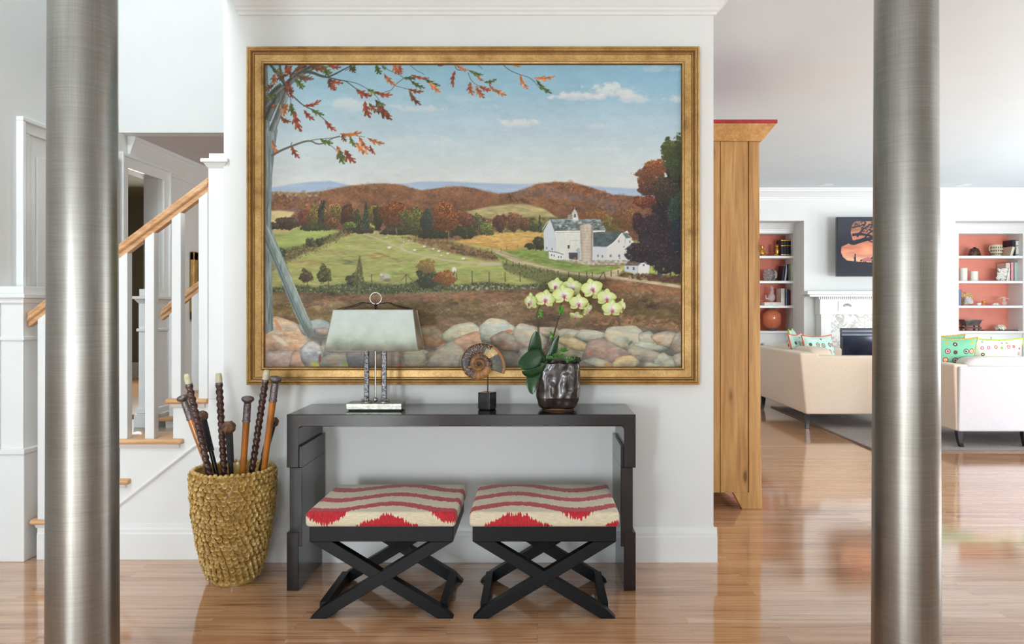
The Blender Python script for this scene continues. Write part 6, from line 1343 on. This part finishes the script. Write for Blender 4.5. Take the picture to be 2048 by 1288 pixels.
book(1568.5, 1572.5, 529, 1, (214, 218, 232), 'leaning pale blue book next to the dark navy leaning one', lean=.12)
book(1574, 1576.8, 529, 1, (30, 34, 40), 'thin black book left of the grey one, second shelf', .18); book(1577, 1579.8, 528, 1, (150, 156, 160), 'thin grey book between black and green books, second shelf', .18)
book(1580, 1583.6, 530, 1, (170, 180, 110), 'green-yellow book, second shelf of the left alcove', .18, band=mk('yellow label', (226, 196, 60), .5)); book(1583.8, 1587.5, 527, 1, (232, 230, 226), 'white book at the right end, second shelf of the left alcove', .18)
book(1561.5, 1570, 577, 2, (232, 222, 214), 'tall cream book with pink edge at the left end of its row, third shelf', .2); book(1570.5, 1575, 578, 2, (126, 134, 138), 'grey book, third shelf of the left alcove')
book(1575.2, 1579, 579, 2, (36, 54, 92), 'blue book between grey and red ones, third shelf'); book(1579.2, 1583, 580, 2, (176, 36, 44), 'red book, third shelf of the left alcove'); book(1583.2, 1587.6, 579, 2, (84, 116, 160), 'light blue book at the right end, third shelf of the left alcove')
m = MB().box(sx(1528), sx(1565), SY - .02, SY + .16, SH[2], SH[2] + .045); o = tg1(m, 'book', mk('white lying book', (236, 230, 218), .5), 'white book lying flat under the glass hen', 'book', bevel=.003)
# glass hen
M_GLASS = NT('clear glass').out(lin((246, 236, 240)), .03, 0, Alpha=.42, Specular_IOR_Level=.9)
hx, hz0 = sx(1546), SH[2] + .045; m = MB(); m.ball((hx, SY + .06, hz0 + .07), .05, 20, 12, 1, .8, 1.2); m.lathe([(.03, 0), (.035, .006), (.012, .02)], (hx, SY + .06, hz0), 20)
m.tube([(hx, SY + .06, hz0 + .11), (hx + .01, SY + .06, hz0 + .16), (hx + .005, SY + .06, hz0 + .185)], [.03, .022, .018], 14); m.ball((hx + .005, SY + .06, hz0 + .19), .024)
m.tube([(hx - .03, SY + .06, hz0 + .05), (hx - .075, SY + .06, hz0 + .05), (hx - .085, SY + .06, hz0 + .10)], [.012, .016, .006], 10)
for s_ in (-1, 0, 1): m.tube([(hx + s_ * .012, SY + .06, hz0 + .2), (hx + s_ * .02, SY + .06, hz0 + .235)], [.006, .002], 6)
tg1(m, 'glass_hen', M_GLASS, 'clear glass hen figure standing on the white lying book', 'figurine')
# coral vase
vx = sx(1547.5); t_ = NT('coral crackle glaze'); nz = t_.noise(t_.mapv(), 16, 5, .7); zz = t_.n('ShaderNodeSeparateXYZ', i_0=t_.co()).outputs[2]
M_CV = t_.out(t_.ramp(t_.math('ADD', zz, t_.math('MULTIPLY', nz, .03)), [(.0, (108, 104, 100)), (.05, (112, 106, 100)), (.065, (216, 112, 76)), (.30, (224, 124, 88)), (.315, (110, 106, 96))]), .2, Coat_Weight=.5)
m = MB().lathe([(.055, 0), (.075, .01), (.085, .05), (.12, .09), (.125, .2), (.115, .24), (.07, .285), (.042, .295), (.045, .315), (.05, .322), (.0, .31)], (0, 0, 0), 40)
o = tg1(m, 'ceramic_vase', M_CV, 'round coral glazed vase with grey neck and foot, bottom of the left alcove', 'vase'); o.location = (vx, SY + .08, SH[3])
# drum jars
M_SILVJ = mk('beaten silver', (170, 168, 164), .35, .7, var=.35, scale=50, bump=.6, bscale=70)
zc = (Z(537.5, SY) + SH[1]) / 2; r_ = .055
r_ = (Z(537.5, SY) - SH[1]) / 2
m = MB().lathe([(0, -.05), (r_, -.05), (r_, -.042), (r_ * .82, -.03), (r_ * .8, .03), (r_, .042), (r_, .05), (0, .05)], (0, 0, 0), 32, ax='x'); m.rot(0, (0, 0, 0), math.radians(35))
o = tg1(m, 'silver_drum', M_SILVJ, 'silver drum shaped jar lying on its side, left alcove second shelf', 'decorative drum'); o.location = (sx(1543), SY + .06, SH[1] + r_)
# amber pot and gilt bookend figure
m = MB().lathe([(.02, 0), (.035, .004), (.05, .04), (.045, .075), (.02, .1), (.018, .12), (.028, .14), (.022, .155), (0, .16)], (sx(1526), SY + .05, SH[0]), 28)
tg1(m, 'amber_jar', mk('amber and silver lustre', (190, 124, 50), .2, .4, var=.5, scale=40), 'lidded amber and silver jar beside the armoire edge', 'jar')
gx = sx(1556); m = MB().lathe([(.03, 0), (.03, .012), (.016, .02), (.026, .06), (.028, .09), (.014, .12)], (gx, SY + .04, SH[0]), 20); m.ball((gx - .004, SY + .035, SH[0] + .14), .024, 14, 10); m.ball((gx - .02, SY + .02, SH[0] + .02), .02, 10, 8, 1.6, 1, .7)
for s_ in (-1, 1): m.tube([(gx - .004 + s_ * .014, SY + .035, SH[0] + .155), (gx - .004 + s_ * .018, SY + .035, SH[0] + .178)], [.008, .001], 6)
tg1(m, 'gilt_bookend', M_GILT, 'gilt animal bookend in front of the navy volumes', 'bookend')
# right alcove, top shelf
rx_ = sx(1954); m = MB(); random.seed(3)
m.grid(lambda u, v: ((rx_ + (.085 + .012 * mn.noise(Vector((u * 9, v * 9, 1)))) * math.cos(2 * PI * u) * math.cos(v * PI / 2), SY + .06 + .06 * math.sin(2 * PI * u) * math.cos(v * PI / 2), SH[0] + (.12 + .03 * mn.noise(Vector((math.cos(2 * PI * u) * 4, math.sin(2 * PI * u) * 4, v * 6)))) * math.sin(v * PI / 2))), 40, 16)
tg1(m, 'carved_shell', mk('dark bronze shell', (84, 60, 52), .3, .5, var=.5, scale=60, bump=1, bscale=60), 'dark bronze openwork shell on the top shelf of the right alcove', 'sculpture')
qx = sx(1997.5); e = empty('woven_basket_vase', (qx, SY + .06, SH[0]), 'pale ceramic basket vase with pierced bands and side handles, right alcove', 'vase')
MB().lathe([(.045, 0), (.06, .005), (.075, .06), (.082, .11), (.072, .15), (.078, .16), (.07, .15), (.06, .02), (0, .01)], (qx, SY + .06, SH[0]), 32).build('body', mk('pale stoneware', (206, 196, 170), .5, var=.1), e)
m = MB()
for r__ in range(3):
    for k in range(18): a = 2 * PI * k / 18; R = (.072, .080, .080)[r__] + .001; m.ball((qx + R * math.cos(a), SY + .06 + R * math.sin(a), SH[0] + .035 + r__ * .042), .008, 6, 4, 1, 1, 1.6)
m.build('pierced_bands', mk('brown pierced holes', (110, 92, 66), .7), e)
for s_ in (-1, 1): MB().tube([(qx + s_ * .078, SY + .06, SH[0] + .06), (qx + s_ * .094, SY + .06, SH[0] + .09), (qx + s_ * .094, SY + .06, SH[0] + .13), (qx + s_ * .078, SY + .06, SH[0] + .155)], .004, 6).build('handle', M_PAGE, e)
book(2019, 2025, 492, 0, (226, 220, 198), 'cream book leaning against the upright ones, top shelf right alcove', .2, lean=.30)
book(2024, 2031.5, 480, 0, (32, 36, 60), 'navy book, top shelf of the right alcove', y0=SY + .02); book(2032, 2039.5, 479.5, 0, (226, 222, 214), 'white book with dark ornaments, top shelf right alcove', band=mk('dark ornament', (60, 70, 70), .5)); book(2040, 2045.5, 480, 0, (190, 46, 58), 'red book at the frame edge, top shelf right alcove', band=M_PAGE)
# second shelf
M_WAX = mk('ivory wax', (238, 236, 222), .5, var=.01)
for a, b, yt, lb in ((1924, 1938, 536, 'taller ivory pillar candle, right alcove'), (1945, 1959.5, 542.5, 'shorter ivory pillar candle, right alcove')):
    e = empty('pillar_candle', ((sx(a) + sx(b)) / 2, SY + .05, SH[1]), lb, 'candle'); c_ = ((sx(a) + sx(b)) / 2, SY + .05, SH[1]); r_ = (sx(b) - sx(a)) / 2; h_ = Z(yt, SY) - SH[1]
    MB().lathe([(r_, 0), (r_, h_), (r_ * .9, h_ + .002), (r_ * .8, h_ - .008), (0, h_ - .008)], c_, 28).build('wax', M_WAX, e); MB().tube([(c_[0], c_[1], c_[2] + h_ - .008), (c_[0], c_[1], c_[2] + h_ + .008)], .0015, 5).build('wick', M_IRON, e)
e = empty('coral_photo_frame', (sx(2006), SY, SH[1]), 'white coral encrusted photo frame leaning, second shelf right alcove', 'picture frame')
m = MB(); fx_, fz_ = sx(1993), SH[1]
for k in range(150):
    a, b = random.random(), random.random(); m.ball((fx_ + a * .13 + b * .035, SY + .01 + random.uniform(-.008, .008), fz_ + .012 + b * .165), random.uniform(.008, .014), 6, 5)
m.build('coral_front', mk('white coral', (232, 228, 222), .7, var=.12, scale=60), e); m = MB().box(fx_ + .135, fx_ + .15, SY - .01, SY + .1, fz_, fz_ + .18); m.rot(0, (fx_ + .14, SY, fz_), .2, 'Y'); m.build('stand', M_TRIM, e)
for a, b, yt, c, lb in ((2011, 2021, 526, (222, 206, 190), 'beige book behind the coral frame'), (2021.5, 2028, 525, (226, 160, 170), 'pink book, second shelf right alcove'), (2028.5, 2037, 525, (178, 204, 196), 'pale green book, second shelf right alcove'), (2037.5, 2045, 524.5, (88, 136, 140), 'teal book at the frame edge, second shelf right alcove')): book(a, b, yt, 1, c, lb, y0=SY + .02)
# third shelf
book(1918, 1923, 579, 2, (120, 124, 170), 'lavender blue book at the left end, third shelf right alcove', .2)
m = MB(); fx_ = sx(1941)
for sg in (-1, 1):
    m.prism([(fx_ + sg * .052 + .075 * math.cos(a) * (1 + .06 * math.sin(a * 9)), SH[2] + .10 + .085 * math.sin(a) * (1 + .05 * math.sin(a * 11))) for a in np.linspace(0, 2 * PI, 40)[:-1]], 'y', SY + .14 + .01 * sg, SY + .145 + .01 * sg)
m.box(fx_ - .03, fx_ + .03, SY + .12, SY + .17, SH[2], SH[2] + .03)
tg1(m, 'fan_coral', mk('tan fan coral', (196, 160, 110), .8, var=.3, scale=90, bump=1, bscale=160), 'heart shaped tan fan coral standing at the back, third shelf right alcove', 'coral')
def coralc(c, R, n_, name, mat, label, r0=.004, r1=.009, flat=.9):
    m = MB()
    for k in range(n_):
        th, el = k * 2.4, math.asin(min(1, (k + .5) / n_)); d = Vector((math.cos(th) * math.cos(el), math.sin(th) * math.cos(el), math.sin(el) * flat)); m.tube([c, Vector(c) + d * R * .6, Vector(c) + d * R * random.uniform(.85, 1.1)], [r0, r1, r1 * .9], 7)
    tg1(m, name, mat, label, 'coral')
M_WCOR = mk('white coral pieces', (238, 236, 236), .7, var=.06)
coralc((sx(1939), SY + .03, SH[2] + .028), .062, 60, 'branch_coral', M_WCOR, 'white branching coral cluster in front of the tan fan coral', .006, .006, 1.5)
m = MB().lathe([(.018, 0), (.03, .02), (.032, .034), (.028, .03), (0, .01)], (sx(1960), SY + .03, SH[2]), 20); tg1(m, 'small_bowl', M_TRIM, 'small white bowl beside the white coral', 'bowl')
m = MB().tube([(sx(1967), SY + .03, SH[2] + .05), (sx(1972), SY + .03, SH[2] + .05), (sx(1978), SY + .03, SH[2] + .045)], [.014, .02, .003], 10); m.lathe([(.015, 0), (.006, .01), (.008, .035)], (sx(1970), SY + .03, SH[2]), 12); tg1(m, 'orange_shell', mk('orange shell', (216, 130, 60), .3, var=.3, scale=60), 'orange spiral shell on a small stand, third shelf right alcove', 'shell')
m = MB().tube([(sx(1987), SY + .03, SH[2] + .012), (sx(1992), SY + .03, SH[2] + .018), (sx(1997), SY + .03, SH[2] + .018), (sx(2002), SY + .03, SH[2] + .006)], [.006, .02, .02, .003], 12); tg1(m, 'white_shell', mk('white brown shell', (226, 214, 196), .35, var=.2, scale=70), 'white and brown shell lying by the glass figure', 'shell')
M_PGL = NT('pink clear glass').out(lin((240, 214, 206)), .05, 0, Alpha=.5, Specular_IOR_Level=.9); gx = sx(2011); m = MB(); m.lathe([(.02, 0), (.038, .02), (.036, .045), (.014, .065), (.02, .08), (.028, .10), (.012, .125)], (gx, SY + .03, SH[2]), 20)
m.tube([(gx - .005, SY + .03, SH[2] + .12), (gx - .05, SY + .03, SH[2] + .105), (gx - .09, SY + .03, SH[2] + .09)], [.01, .008, .002], 8); m.tube([(gx + .01, SY + .03, SH[2] + .1), (gx + .05, SY + .03, SH[2] + .1), (gx + .08, SY + .03, SH[2] + .09)], [.008, .006, .002], 8)
tg1(m, 'glass_figurine', M_PGL, 'clear pink glass figure with spread arms, third shelf right alcove', 'figurine')
# bottom shelf
bx_ = sx(1945.5); e = empty('iron_brazier', (bx_, SY + .05, SH[3]), 'dark rectangular metal planter on a low wooden stand, right alcove bottom', 'planter')
z0 = SH[3]; MB().hexa([(bx_ - .09, SY, z0 + .07), (bx_ + .09, SY, z0 + .07), (bx_ + .09, SY + .12, z0 + .07), (bx_ - .09, SY + .12, z0 + .07)], [(bx_ - .12, SY - .02, z0 + .145), (bx_ + .12, SY - .02, z0 + .145), (bx_ + .12, SY + .14, z0 + .145), (bx_ - .12, SY + .14, z0 + .145)]).box(bx_ - .13, bx_ + .13, SY - .025, SY + .145, z0 + .145, z0 + .155).build('basin', mk('grey patinated bronze', (96, 88, 86), .4, .5, var=.3), e)
m = MB().box(bx_ - .12, bx_ + .12, SY - .01, SY + .13, z0 + .03, z0 + .05)
for a in (-.09, .09):
    for b in (0, .12): m.tube([(bx_ + a, SY + b, z0 + .075), (bx_ + a, SY + b, z0)], [.012, .016], 10)
m.build('stand', mk('dark rosewood', (58, 36, 36), .3), e)
m = MB().box(sx(1968), sx(2040), SY + .0, SY + .10, SH[3] + .0, SH[3] + .012); tg1(m, 'dark_wood_tray', mk('dark tray', (70, 48, 42), .4), 'long thin dark wooden tray under the white flower coral', 'tray', bevel=.003)
coralc((sx(2005), SY + .05, SH[3] + .018), .072, 54, 'flower_coral', mk('cream flower coral', (234, 226, 214), .7, var=.05), 'cream flower shaped coral on the dark tray', .006, .0125, .95)
